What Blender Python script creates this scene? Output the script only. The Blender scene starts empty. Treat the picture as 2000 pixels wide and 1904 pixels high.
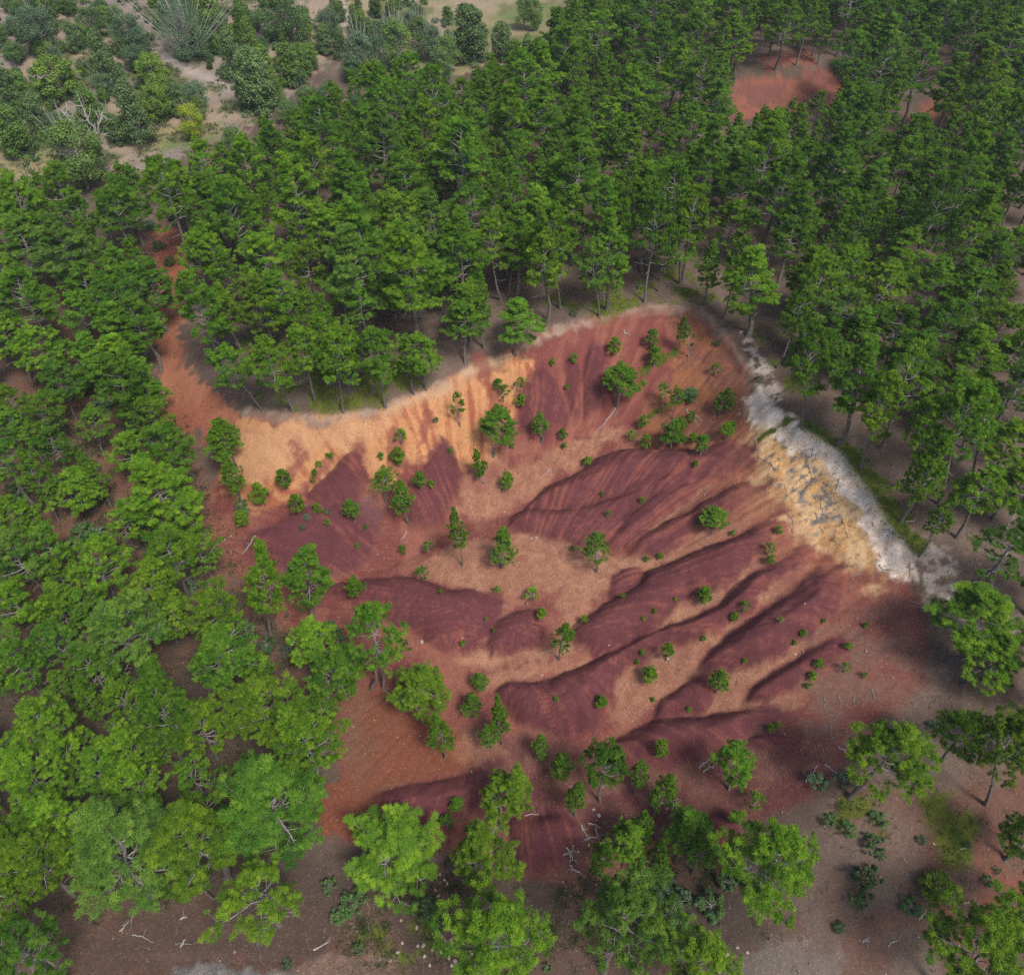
import bpy, math, random
import numpy as np

# ------------------------------------------------------------------ camera, sky, sun, exposure
scene = bpy.context.scene
col = scene.collection
CAM_Z, PITCH, FPX, PW, PH = 46.0, math.radians(47.0), 1580.0, 2000.0, 1904.0
cam_data = bpy.data.cameras.new('camera')
cam = bpy.data.objects.new('camera', cam_data)
col.objects.link(cam)
cam.location = (0, 0, CAM_Z)
cam.rotation_euler = (math.pi / 2 - PITCH, 0, 0)
cam_data.sensor_width = 36.0
cam_data.sensor_fit = 'HORIZONTAL'
cam_data.lens = 36.0 * FPX / PW
cam_data.clip_end = 6000
scene.camera = cam

SUN_AZ = math.atan2(0.60, -0.80)          # direction towards the sun, from +Y clockwise
SUN_EL = math.radians(57)
world = bpy.data.worlds.new('World')
scene.world = world
world.use_nodes = True
wn = world.node_tree
wn.nodes.clear()
sky = wn.nodes.new('ShaderNodeTexSky')
sky.sky_type = 'NISHITA'
sky.sun_disc = False
sky.sun_elevation = SUN_EL
sky.sun_rotation = SUN_AZ
sky.dust_density = 4.0
sky.air_density = 1.0
bg = wn.nodes.new('ShaderNodeBackground')
bg.inputs['Strength'].default_value = 0.115
wo = wn.nodes.new('ShaderNodeOutputWorld')
wn.links.new(sky.outputs[0], bg.inputs['Color'])
wn.links.new(bg.outputs[0], wo.inputs['Surface'])

sun_data = bpy.data.lights.new('sun', 'SUN')
sun_data.energy = 2.7
sun_data.angle = math.radians(14)
sun_data.color = (1.0, 0.93, 0.82)
sun = bpy.data.objects.new('sun', sun_data)
col.objects.link(sun)
sdir = (math.sin(SUN_AZ) * math.cos(SUN_EL), math.cos(SUN_AZ) * math.cos(SUN_EL), math.sin(SUN_EL))
from mathutils import Vector
sun.rotation_euler = Vector(sdir).to_track_quat('Z', 'Y').to_euler()
sun.location = (60, -80, 120)

vs = scene.view_settings
vs.view_transform = 'Standard'
vs.look = 'None'
vs.gamma = 1.0
vs.use_curve_mapping = False
vs.exposure = 0.42
scene.cycles.max_bounces = 6
scene.cycles.diffuse_bounces = 3
scene.cycles.transmission_bounces = 3
scene.cycles.transparent_max_bounces = 4
scene.cycles.use_denoising = False

rng = np.random.default_rng(7)
random.seed(7)

# ------------------------------------------------------------------ helpers: photo pixel <-> world
CP, SP = math.cos(PITCH), math.sin(PITCH)


def ray(px, py):
    a = (px - PW / 2) / FPX
    v = (py - PH / 2) / FPX
    return np.array([a, CP - v * SP, -SP - v * CP])


def project(p):
    p = np.asarray(p, float)
    x, y, z = p[..., 0], p[..., 1], p[..., 2] - CAM_Z
    d = y * CP - z * SP
    u = y * SP + z * CP
    return PW / 2 + FPX * x / d, PH / 2 - FPX * u / d, d


def on_plane(px, py, h):
    r = ray(px, py)
    t = (h - CAM_Z) / r[2]
    return np.array([0, 0, CAM_Z]) + r * t


def smooth(a, b, x):
    t = np.clip((x - a) / (b - a), 0, 1)
    return t * t * (3 - 2 * t)


def hash2(ix, iy, seed):
    h = (ix.astype(np.int64) * 374761393 + iy.astype(np.int64) * 668265263 + seed * 1442695041) & 0xFFFFFFFF
    h = ((h ^ (h >> 13)) * 1274126177) & 0xFFFFFFFF
    h = (h ^ (h >> 16)) & 0xFFFF
    return h / 65535.0


def vnoise(x, y, seed=0):
    ix, iy = np.floor(x), np.floor(y)
    fx, fy = x - ix, y - iy
    fx = fx * fx * fx * (fx * (fx * 6 - 15) + 10)
    fy = fy * fy * fy * (fy * (fy * 6 - 15) + 10)
    a, b = hash2(ix, iy, seed), hash2(ix + 1, iy, seed)
    c, d = hash2(ix, iy + 1, seed), hash2(ix + 1, iy + 1, seed)
    return (a + (b - a) * fx) * (1 - fy) + (c + (d - c) * fx) * fy


def fbm(x, y, octaves=4, seed=0):
    s, a, n = 0, 1.0, 0
    ca, sa = math.cos(0.6), math.sin(0.6)
    for o in range(octaves):
        s = s + a * (vnoise(x, y, seed + o * 17) * 2 - 1)
        n += a
        a *= 0.5
        x, y = (x * ca - y * sa) * 2.03 + 11.3, (x * sa + y * ca) * 2.03 - 7.1
    return s / n


def seg_dist(P, a, b):
    ab = b - a
    t = np.clip(((P - a) @ ab) / max(ab @ ab, 1e-9), 0, 1)
    q = a + t[:, None] * ab
    return np.hypot(P[:, 0] - q[:, 0], P[:, 1] - q[:, 1]), t


def sdf_poly(P, poly):
    """signed distance, positive inside"""
    d = np.full(len(P), 1e9)
    inside = np.zeros(len(P), bool)
    n = len(poly)
    for i in range(n):
        a, b = poly[i], poly[(i + 1) % n]
        d = np.minimum(d, seg_dist(P, a, b)[0])
        c = (a[1] > P[:, 1]) != (b[1] > P[:, 1])
        xi = (b[0] - a[0]) * (P[:, 1] - a[1]) / (b[1] - a[1] if b[1] != a[1] else 1e-9) + a[0]
        inside ^= c & (P[:, 0] < xi)
    return np.where(inside, d, -d)


def line_dist(P, line):
    d = np.full(len(P), 1e9)
    s = np.zeros(len(P))
    n = len(line) - 1
    for i in range(n):
        q, t = seg_dist(P, line[i], line[i + 1])
        m = q < d
        d = np.where(m, q, d)
        s = np.where(m, (i + t) / n, s)
    return d, s


def in_poly_px(px, py, poly):
    return sdf_poly(np.array([[px, py]], float), np.array(poly, float))[0] > 0


# ------------------------------------------------------------------ terrain: big form
CTRL = '''480 803 -1.2;560 808 -.4;640 812 0;750 802 .3;840 762 .5;920 717 .7;1010 682 1;1070 643 1.2;1150 627 1.4;1240 602 1.6;1300 597 1.6;
1380 611 1.5;1430 671 1.3;1470 735 1.2;1497 800 1.2;1560 835 1.4;1640 882 1.3;1702 962 1.1;1747 1043 .9;1765 1093 .4;1800 1155 0;1825 1230 -.6;
600 700 .2;800 650 .7;1000 560 1.2;1250 500 1.5;1500 600 1.6;1700 750 1.8;1900 800 2;1900 1000 1.5;1950 1200 .4;1800 500 2;1990 600 2;1400 400 1.5;
1000 400 1;600 500 0;430 640 -.8;500 400 -.5;1000 250 0;1500 250 .5;1900 300 1.5;0 310 -3;300 330 -3;700 200 -3;950 100 -4;1000 20 -4;1300 60 -1.5;1500 60 0;1950 50 1;
100 200 -.5;300 150 .5;500 100 -.5;50 30 3;250 20 3;600 10 1;1500 140 2.4;1500 210 -.6;1600 140 2;1620 190 .4;1820 200 2;1820 240 .6;
1850 1350 -1.5;1950 1450 -1.6;1700 1480 -3.0;1800 1600 -3.6;1950 1650 -3.4;1600 1560 -4.5;1700 1750 -5.5;1950 1850 -5.8;1600 1880 -7.5;1500 1750 -7.4;
1500 975 -1.3;1590 1065 -1.4;1690 1145 -.9;1430 960 -2.4;1340 1030 -4.0;1250 1090 -5.6;1400 1150 -4.0;1300 1210 -5.8;1200 1260 -7.2;1500 1200 -3.0;1500 1290 -4.0;
1400 1335 -5.8;1300 1385 -7.4;1600 1250 -2.6;1700 1250 -1.6;1650 1380 -3.2;1550 1400 -4.4;1750 1400 -2.3;1300 1460 -8.0;1400 1490 -6.8;1500 1500 -5.8;1200 1500 -8.8;
1300 1600 -8.8;1450 1620 -7.4;1400 1700 -8.6;
1420 875 -1.9;1320 870 -3.2;1200 890 -4.5;1080 945 -5.4;1000 1003 -6.1;900 1022 -6.5;800 1085 -7.0;700 1115 -7.5;640 1145 -7.8;560 1185 -7.9;
900 1080 -6.3;1050 1100 -6.2;1200 1120 -6.0;1000 1155 -6.8;850 1160 -7.2;850 1260 -8.0;950 1275 -8.1;1050 1210 -7.3;1100 1270 -7.7;1000 1315 -8.5;950 1300 -8.6;
1000 1400 -9.2;1100 1420 -9.0;1200 1415 -8.6;1020 1480 -9.4;1100 1520 -9.4;1060 1600 -10;1080 1700 -10.2;900 1520 -9.4;780 1545 -9.2;700 1450 -8.6;850 1400 -8.9;
640 1350 -8.0;720 1325 -8.2;820 1385 -8.8;
1150 750 -1.9;1060 775 -2.0;1240 715 -.9;1200 810 -3.5;1290 780 -2.3;1350 700 -.2;1400 800 -1.0;1450 780 0;950 830 -2.8;1000 880 -4.3;1060 880 -4.6;850 850 -2.0;870 940 -4.6;
750 890 -2.0;700 950 -3.9;780 1000 -5.6;650 900 -2.5;600 960 -4.3;650 1030 -6.2;550 900 -2.9;520 950 -4.2;480 1010 -5.8;600 1090 -7.2;500 1085 -7.1;450 1040 -6.9;
320 680 -2;340 760 -2.8;400 760 -1.7;330 830 -4;400 830 -3.0;390 900 -5;400 980 -6.2;440 1060 -7.2;500 1130 -7.6;600 1200 -8;
200 900 -4;100 1000 -4.4;300 1000 -5.4;200 1150 -5.6;350 1200 -7;100 1300 -6;500 1300 -7.8;400 1400 -7.6;200 1500 -7.2;550 1450 -8.2;600 1600 -9;100 1750 -7.8;
300 1850 -8.8;600 1850 -9.8;800 1850 -10.2;1000 1880 -10.4;1200 1880 -10;1400 1880 -8.8;100 700 -2.5;200 600 -2.5;50 500 -2.7;300 480 -2.5;320 560 -2.3'''
ctrl = np.array([on_plane(*[float(v) for v in c.split()]) for c in CTRL.replace('\n', '').split(';')])


def tps_phi(r2):
    return 0.5 * r2 * np.log(np.maximum(r2, 1e-12))


def tps_fit(C, lam=2.0):
    n = len(C)
    X = C[:, :2] / 50.0
    d2 = ((X[:, None] - X[None]) ** 2).sum(-1)
    K = tps_phi(d2) + np.eye(n) * lam * 1e-3
    Pm = np.c_[np.ones(n), X]
    A = np.block([[K, Pm], [Pm.T, np.zeros((3, 3))]])
    w = np.linalg.solve(A, np.r_[C[:, 2], np.zeros(3)])
    return X, w


TX, TW = tps_fit(ctrl)


def tps(x, y):
    q = np.c_[np.clip(np.ravel(x), -98, 98), np.clip(np.ravel(y), 6, 172)] / 50.0
    out = np.empty(len(q))
    for i in range(0, len(q), 20000):
        b = q[i:i + 20000]
        d2 = ((b[:, None] - TX[None]) ** 2).sum(-1)
        out[i:i + 20000] = tps_phi(d2) @ TW[:len(TX)] + TW[len(TX)] + b @ TW[len(TX) + 1:]
    return np.clip(out, -14, 9).reshape(np.shape(x))


def march(px, py, hfun, dh=0.0):
    """point where the sight line of a photo pixel meets the ground (raised by dh)"""
    r = ray(px, py)
    t = np.linspace(20, 330, 1200)
    p = np.array([0, 0, CAM_Z]) + t[:, None] * r
    g = p[:, 2] - hfun(p[:, 0], p[:, 1]) - dh
    k = np.argmax(g < 0) if (g < 0).any() else len(t) - 1
    k = max(k, 1)
    f = g[k - 1] / (g[k - 1] - g[k] + 1e-12)
    tt = t[k - 1] + f * (t[k] - t[k - 1])
    return np.array([0, 0, CAM_Z]) + tt * r


_cache = {}


def w2(pts):
    """photo outline -> world XY on the big terrain form"""
    out = []
    for (a, b) in pts:
        k = (a, b)
        if k not in _cache:
            _cache[k] = march(a, b, tps)[:2]
        out.append(_cache[k])
    return np.array(out)


def axis_pts(lo, hi, c0, c1, step, grow):
    a = [c0]
    mid = list(np.arange(c0, c1 + step / 2, step))
    s, x, up = step, mid[-1], []
    while x < hi:
        s *= grow
        x += s
        up.append(x)
    s, x, dn = step, mid[0], []
    while x > lo:
        s *= grow
        x -= s
        dn.append(x)
    return np.array(dn[::-1] + mid + up)


GX = axis_pts(-1500, 1500, -36, 42, 0.14, 1.022)
GY = axis_pts(-400, 2500, 9, 64, 0.14, 1.016)
XX, YY = np.meshgrid(GX, GY)
NX, NY = len(GX), len(GY)
PXY = np.c_[XX.ravel(), YY.ravel()]
Z = tps(XX, YY).ravel()

CRATER = [(400, 960), (440, 920), (462, 860), (480, 806), (560, 813), (640, 816), (750, 804), (840, 764), (920, 719), (1010, 684), (1070, 646), (1150, 629), (1240, 604),
          (1300, 599), (1380, 613), (1430, 673), (1465, 737), (1497, 802), (1560, 838), (1640, 885), (1700, 965), (1745, 1046), (1765, 1096),
          (1800, 1160), (1815, 1230), (1800, 1330), (1715, 1420), (1620, 1520), (1580, 1570), (1500, 1600), (1400, 1640), (1250, 1700), (1080, 1720),
          (980, 1700), (820, 1640), (665, 1650), (655, 1450), (640, 1340), (560, 1230), (470, 1140), (410, 1040)]
crater_w = w2(CRATER)


def near(poly, pad):
    lo, hi = poly.min(0) - pad, poly.max(0) + pad
    return np.where((PXY[:, 0] > lo[0]) & (PXY[:, 0] < hi[0]) & (PXY[:, 1] > lo[1]) & (PXY[:, 1] < hi[1]))[0]


# distance into the crater
SDC = np.full(len(PXY), -30.0)
ix = near(crater_w, 12)
SDC[ix] = sdf_poly(PXY[ix], crater_w)
incr = smooth(-0.6, 1.5, SDC)

# soft undulation, stronger outside the bare ground
Z += 0.30 * fbm(PXY[:, 0] / 7.0, PXY[:, 1] / 7.0, 3, 3) * (1 - 0.6 * incr)
Z += 0.05 * fbm(PXY[:, 0] / 0.9, PXY[:, 1] / 0.9, 3, 9) * (1 - 0.7 * incr)
far = smooth(180, 500, np.hypot(PXY[:, 0], PXY[:, 1]))
Z += far * 6 * fbm(PXY[:, 0] / 160, PXY[:, 1] / 160, 3, 21)

# eroded lip along the rim (only where the ground breaks away)
RIM = CRATER[3:25]
rim_w = w2(RIM)
ix = near(rim_w, 6)
rd, rs = line_dist(PXY[ix], rim_w)
wob = 0.6 * fbm(PXY[ix, 0] / 2.1, PXY[ix, 1] / 2.1, 4, 31)
Z[ix] -= 0.50 * smooth(-0.1, 0.55, np.where(SDC[ix] > 0, rd, -rd) + wob) * np.exp(-rd / 4.0) * smooth(6, 4, rd) * smooth(0, .1, rs) * smooth(1, .85, rs)

# lobes: rounded clay mounds, (height, half width, outline, uphill end, downhill end)
LOBES = [
    (1.25, 2.6, [(1028, 990), (1045, 972), (1064, 954), (1100, 936), (1133, 920), (1153, 909), (1171, 894), (1214, 880), (1265, 879), (1319, 879), (1364, 881), (1420, 858), (1475, 868), (1490, 905),
                 (1420, 930), (1340, 940), (1260, 955), (1200, 969), (1156, 985), (1122, 994)], (1480, 880), (1040, 985)),
    (.80, 1.8, [(1000, 1006), (1028, 993), (1122, 994), (1156, 985), (1200, 969), (1300, 935), (1350, 945), (1290, 960), (1230, 1003), (1196, 1045), (1169, 1072), (1133, 1058),
                (1118, 1058), (1077, 1049), (1015, 1037), (995, 1030)], (1340, 940), (1000, 1015)),
    (.70, 1.3, [(1180, 1075), (1196, 1045), (1230, 1003), (1300, 945), (1370, 940), (1357, 962), (1300, 1003), (1267, 1036), (1225, 1064)], (1370, 945), (1185, 1070)),
    (.90, 1.5, [(1226, 1069), (1263, 1039), (1307, 1021), (1357, 998), (1435, 949), (1491, 933), (1513, 945), (1440, 990), (1354, 1027), (1323, 1066), (1274, 1083), (1245, 1087)], (1500, 938), (1230, 1072)),
    (.35, .9, [(1200, 1125), (1216, 1110), (1255, 1105), (1260, 1115), (1240, 1143), (1190, 1168)], (1258, 1108), (1192, 1160)),
    (1.15, 2.0, [(1110, 1240), (1151, 1204), (1189, 1177), (1243, 1146), (1262, 1117), (1312, 1099), (1357, 1079), (1402, 1063), (1446, 1045), (1491, 1018), (1531, 996), (1531, 1014), (1491, 1066),
                 (1473, 1086), (1446, 1117), (1413, 1142), (1368, 1162), (1345, 1168), (1312, 1189), (1296, 1209), (1281, 1227), (1240, 1247), (1200, 1265), (1165, 1275), (1130, 1262)], (1530, 1000), (1120, 1245)),
    (1.35, 2.4, [(974, 1352), (992, 1339), (1012, 1338), (1068, 1334), (1124, 1312), (1180, 1280), (1213, 1265), (1240, 1250), (1301, 1223), (1357, 1205), (1402, 1183), (1426, 1158), (1469, 1122),
                 (1496, 1111), (1536, 1096), (1581, 1046), (1600, 1060), (1536, 1121), (1513, 1133), (1480, 1166), (1464, 1189), (1424, 1211), (1379, 1238), (1345, 1253), (1290, 1258), (1256, 1285),
                 (1225, 1296), (1195, 1330), (1189, 1365), (1169, 1397), (1160, 1424), (1124, 1425), (1088, 1432), (1054, 1420), (1016, 1406)], (1590, 1050), (990, 1360)),
    (1.15, 2.2, [(1370, 1300), (1386, 1274), (1413, 1254), (1435, 1229), (1480, 1204), (1525, 1177), (1558, 1157), (1600, 1110), (1650, 1095), (1640, 1180), (1590, 1233), (1547, 1256), (1513, 1287),
                 (1480, 1301), (1435, 1304), (1395, 1306)], (1640, 1110), (1375, 1300)),
    (.80, 1.6, [(1468, 1363), (1473, 1338), (1513, 1311), (1549, 1293), (1583, 1271), (1640, 1245), (1660, 1270), (1590, 1311), (1549, 1338), (1503, 1363)], (1650, 1255), (1470, 1355)),
    (1.25, 2.2, [(1185, 1455), (1227, 1436), (1281, 1407), (1336, 1398), (1382, 1401), (1430, 1390), (1473, 1385), (1519, 1382), (1540, 1399), (1473, 1411), (1443, 1442), (1397, 1472), (1336, 1485),
                 (1290, 1505), (1240, 1490)], (1535, 1390), (1195, 1455)),
    (.55, 1.2, [(1283, 1396), (1293, 1363), (1336, 1332), (1375, 1318), (1400, 1345), (1380, 1385), (1330, 1394)], (1400, 1335), (1285, 1390)),
    (1.20, 2.4, [(640, 1142), (700, 1133), (745, 1131), (801, 1129), (835, 1136), (880, 1153), (918, 1157), (980, 1180), (969, 1212), (947, 1250), (891, 1276), (846, 1262), (813, 1232), (760, 1212),
                 (700, 1187)], (985, 1180), (650, 1145)),
    (.65, 1.5, [(950, 1258), (970, 1215), (1000, 1197), (1040, 1187), (1062, 1202), (1070, 1240), (1050, 1265), (1000, 1275), (960, 1281)], (1070, 1195), (950, 1270)),
    (.75, 1.3, [(864, 855), (892, 898), (900, 934), (888, 980), (860, 1020), (800, 1030), (790, 985), (820, 940), (842, 905)], (864, 850), (830, 1020)),
    (.70, 1.5, [(702, 861), (671, 892), (633, 935), (604, 968), (640, 990), (700, 975), (706, 950), (709, 897)], (702, 850), (640, 990)),
    (.60, 2.0, [(480, 1050), (540, 1020), (604, 985), (660, 985), (720, 972), (745, 1005), (735, 1060), (690, 1110), (640, 1118), (560, 1112), (500, 1095)], (660, 975), (540, 1110)),
    (.55, 1.3, [(1012, 800), (1030, 730), (1060, 700), (1085, 735), (1108, 790), (1110, 830), (1060, 868), (1020, 850)], (1050, 690), (1060, 870)),
    (.50, 1.0, [(1110, 690), (1130, 670), (1136, 750), (1134, 820), (1118, 825), (1104, 770)], (1125, 665), (1126, 830)),
    (.55, 1.2, [(1140, 700), (1160, 660), (1190, 690), (1200, 780), (1170, 810), (1140, 825)], (1165, 655), (1160, 825)),
    (1.0, 2.2, [(735, 1560), (780, 1541), (850, 1531), (900, 1521), (940, 1500), (965, 1530), (935, 1580), (850, 1605), (770, 1605)], (960, 1490), (740, 1590)),
    (.9, 2.0, [(1005, 1605), (1060, 1580), (1100, 1588), (1128, 1620), (1115, 1665), (1060, 1700), (1015, 1700), (1000, 1650)], (1060, 1570), (1060, 1710)),
    (.45, .8, [(1458, 1452), (1480, 1437), (1520, 1432), (1548, 1440), (1542, 1456), (1490, 1458)], (1560, 1440), (1460, 1455)),
    (.7, 1.4, [(1385, 1600), (1415, 1588), (1445, 1605), (1440, 1640), (1400, 1645)], (1420, 1580), (1410, 1650)),
]
LOBE_W = np.zeros(len(PXY))
for A, hw, poly, head, toe in LOBES:
    pw = w2(poly)
    ix = near(pw, 3.0)
    wv = 0.22 * fbm(PXY[ix, 0] / 1.3, PXY[ix, 1] / 1.3, 2, 41)
    d = sdf_poly(PXY[ix], pw) + wv + (.30 if A >= .7 else .1)
    sf = .5 if min(q[1] for q in poly) < 900 and poly[0][0] < 1200 and poly[0][0] != 1028 else .12
    hp, tp = w2([head])[0], w2([toe])[0]
    t = ((PXY[ix] - hp) @ (tp - hp)) / ((tp - hp) @ (tp - hp))
    fade = 1.12 * smooth(-0.06, 0.34, t)
    u = np.clip(d / hw, 0, 1)
    Z[ix] += A * fade * (1 - (1 - u) ** 1.9)
    LOBE_W[ix] = np.maximum(LOBE_W[ix], smooth(-0.12 - sf, 0.22 + sf, d - sf * .4 + 0.35 * fbm(PXY[ix, 0] / .6, PXY[ix, 1] / .6, 3, 43)) * smooth(-0.35, 0.02, t + .12 * fbm(PXY[ix, 0] / .8, PXY[ix, 1] / .8, 3, 47)))

# gullies: (depth, width, line)
GULLIES = [
    (.45, .7, [(640, 1142), (700, 1118), (800, 1085), (900, 1018), (960, 1006), (1000, 998), (1045, 968), (1100, 930), (1150, 905), (1180, 888)]),
    (.25, .5, [(1180, 888), (1215, 875), (1280, 872), (1350, 874), (1400, 862)]),
    (.35, .5, [(1028, 992), (1122, 994), (1156, 985), (1200, 969), (1260, 955)]),
    (.25, .4, [(1180, 1075), (1196, 1045), (1230, 1003), (1290, 960)]),
    (.30, .45, [(1165, 1080), (1225, 1066), (1267, 1037), (1300, 1012), (1357, 965), (1420, 925)]),
    (.40, .45, [(1190, 1172), (1245, 1145), (1262, 1112), (1312, 1095), (1357, 1076), (1402, 1060), (1446, 1042), (1491, 1014), (1540, 985)]),
    (.45, .5, [(1060, 1318), (1130, 1300), (1200, 1266), (1240, 1247), (1281, 1228), (1357, 1203), (1402, 1180), (1426, 1155), (1469, 1120), (1500, 1105), (1545, 1085)]),
    (.40, .5, [(1270, 1400), (1290, 1360), (1340, 1328), (1368, 1300), (1386, 1272), (1413, 1251), (1435, 1227), (1480, 1202), (1525, 1174), (1560, 1150)]),
    (.35, .5, [(1440, 1375), (1470, 1340), (1513, 1309), (1549, 1291), (1583, 1269), (1640, 1235), (1690, 1200)]),
    (.45, .7, [(1060, 1590), (1040, 1520), (1090, 1470), (1190, 1448), (1227, 1433), (1281, 1403), (1336, 1395), (1382, 1398), (1430, 1387), (1520, 1378)]),
    (.35, .5, [(960, 1300), (1000, 1280), (1060, 1262), (1120, 1235), (1150, 1203), (1190, 1175)]),
    (.30, .5, [(930, 1310), (960, 1345), (1000, 1405), (1016, 1440), (1010, 1490), (1040, 1520)]),
    (.30, .6, [(650, 1130), (745, 1128), (801, 1126), (835, 1133), (880, 1150), (918, 1154)]),
    (.22, .4, [(945, 1255), (969, 1212), (1000, 1195), (1040, 1185)]),
    (.25, .35, [(1055, 1412), (1075, 1390), (1100, 1368), (1110, 1345)]), (.3, .35, [(1124, 1426), (1121, 1400), (1126, 1380)]),
    (.25, .4, [(700, 1110), (690, 1085), (675, 1060), (690, 1040), (685, 1010)]),
    (.3, .5, [(893, 1000), (901, 935), (893, 897), (866, 852)]), (.25, .5, [(709, 960), (710, 897), (704, 860), (702, 830)]),
    (.25, .4, [(1128, 835), (1110, 780), (1086, 733), (1062, 698)]), (.25, .4, [(1137, 830), (1138, 760), (1133, 700), (1130, 660)]),
    (.5, 1.2, [(320, 560), (325, 640), (318, 700), (330, 800), (370, 860), (395, 940), (400, 1000), (450, 1060), (520, 1130), (640, 1142)]),
    (.2, .3, [(1560, 1160), (1620, 1110), (1660, 1080)]), (.2, .3, [(1500, 1170), (1560, 1130), (1620, 1070)]), (.18, .3, [(1580, 1240), (1660, 1180), (1720, 1140)]),
    (.18, .3, [(1600, 1290), (1680, 1230), (1760, 1190)]), (.18, .3, [(1520, 1215), (1590, 1160), (1650, 1120)]),
]
for dep, wd, line in GULLIES:
    lw = w2(line)
    ix = near(lw, 3)
    d, s = line_dist(PXY[ix], lw)
    d = d + 0.12 * fbm(PXY[ix, 0] / .6, PXY[ix, 1] / .6, 2, 51)
    Z[ix] -= .7 * dep * np.exp(-(np.maximum(d, 0) / wd) ** 1.5) * smooth(1.05, .75, s)

# fine rills radiating down to the drain
cen = w2([(980, 1230)])[0]
dx, dy = PXY[:, 0] - cen[0], PXY[:, 1] - cen[1]
rr, th = np.hypot(dx, dy), np.arctan2(dy, dx)
wv_ = 1.2 * fbm(PXY[:, 0] / 5, PXY[:, 1] / 5, 2, 61)
ril = fbm(38 * np.cos(th) + wv_, 38 * np.sin(th) + rr * .10 + wv_, 3, 63)
band = smooth(6, 14, rr) * incr
ril2 = fbm(120 * np.cos(th) + 1.6 * wv_, 120 * np.sin(th) + rr * .2 + wv_, 3, 67)
Z -= 0.20 * np.abs(ril) * band * (1 - 0.40 * LOBE_W) * smooth(.3, 2.5, SDC)
Z -= 0.075 * np.abs(ril2) * band
Z += 0.035 * fbm(PXY[:, 0] / 0.5, PXY[:, 1] / 0.5, 2, 71) * incr * (1 - .6 * LOBE_W)
# blocky crumbling on the pale cliff
CLIFF = [(1480, 790), (1560, 842), (1640, 890), (1700, 970), (1742, 1050), (1752, 1112), (1700, 1130), (1640, 1090), (1580, 1040), (1540, 1000), (1500, 960), (1478, 900), (1466, 840)]
cl = w2(CLIFF)
ix = near(cl, 3)
dcl = np.full(len(PXY), -9.0)
dcl[ix] = sdf_poly(PXY[ix], cl)
Z += smooth(-.3, 1, dcl) * (0.22 * fbm(PXY[:, 0] / 1.1, PXY[:, 1] / 1.1, 3, 81) + .08 * fbm(PXY[:, 0] / .35, PXY[:, 1] / .35, 2, 83))
# bank above the track at the bottom edge
BANK = [(300, 1870), (420, 1864), (560, 1872), (640, 1868), (770, 1872)]
bw = w2(BANK)
ix = near(bw, 3)
d, s = line_dist(PXY[ix], bw)
below = PXY[ix, 1] < np.interp(PXY[ix, 0], bw[:, 0], bw[:, 1])
Z[ix] -= 0.35 * np.where(below, np.exp(-d / 2.5), 0)


ZG = Z.reshape(NY, NX)


def ground(x, y):
    x, y = np.asarray(x, float), np.asarray(y, float)
    i = np.clip(np.searchsorted(GX, x) - 1, 0, NX - 2)
    j = np.clip(np.searchsorted(GY, y) - 1, 0, NY - 2)
    fx = np.clip((x - GX[i]) / (GX[i + 1] - GX[i]), 0, 1)
    fy = np.clip((y - GY[j]) / (GY[j + 1] - GY[j]), 0, 1)
    return (ZG[j, i] * (1 - fx) + ZG[j, i + 1] * fx) * (1 - fy) + (ZG[j + 1, i] * (1 - fx) + ZG[j + 1, i + 1] * fx) * fy


def at(px, py, dh=0.0):
    return march(px, py, ground, dh)


# ------------------------------------------------------------------ soils
def C(*v):
    return np.array(v, float)


def srgb(r, g, b):
    v = np.array([r, g, b]) / 255.0
    return np.where(v <= .04045, v / 12.92, ((v + .055) / 1.055) ** 2.4)


x_, y_ = PXY[:, 0], PXY[:, 1]
n_big = fbm(x_ / 4.5, y_ / 4.5, 4, 101)
n_mid = fbm(x_ / 1.4, y_ / 1.4, 4, 103)
n_fin = fbm(x_ / 0.5, y_ / 0.5, 3, 105)
litter = C(.125, .092, .074)
litter2 = C(.190, .138, .112)
COLR = litter + (litter2 - litter) * smooth(-.35, .4, n_big + .5 * n_mid)[:, None]
GRAVEL = np.full(len(PXY), .25)
MOSS = np.zeros(len(PXY))


def mix(w, c, grav=None):
    global COLR
    w = np.clip(w, 0, 1)
    COLR = COLR * (1 - w[:, None]) + (c if np.ndim(c) == 2 else c[None]) * w[:, None]
    if grav is not None:
        GRAVEL[:] = GRAVEL * (1 - w) + grav * w


def zone(poly, soft, warp=0.6, pad=4, seed=0):
    pw = w2(poly)
    ix = near(pw, pad + soft)
    w = np.zeros(len(PXY))
    soft = soft * .45
    d = sdf_poly(PXY[ix], pw) + warp * (0.9 * n_mid[ix] + .5 * n_big[ix] + .6 * n_fin[ix])
    w[ix] = smooth(-soft, soft, d)
    return w


def strip(line, width, soft, warp=0.4, taper=False):
    lw = w2(line)
    ix = near(lw, width + soft + 2)
    d, s = line_dist(PXY[ix], lw)
    wd = width * (1 - .8 * s if taper else 1)
    w = np.zeros(len(PXY))
    soft = soft * .55
    w[ix] = smooth(soft, -soft, d - wd * .85 + warp * (n_mid[ix] + .8 * n_fin[ix]))
    return w


def two(a, b, n, lo=-.35, hi=.35):
    return a + (b - a) * smooth(lo, hi, n)[:, None]


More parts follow.
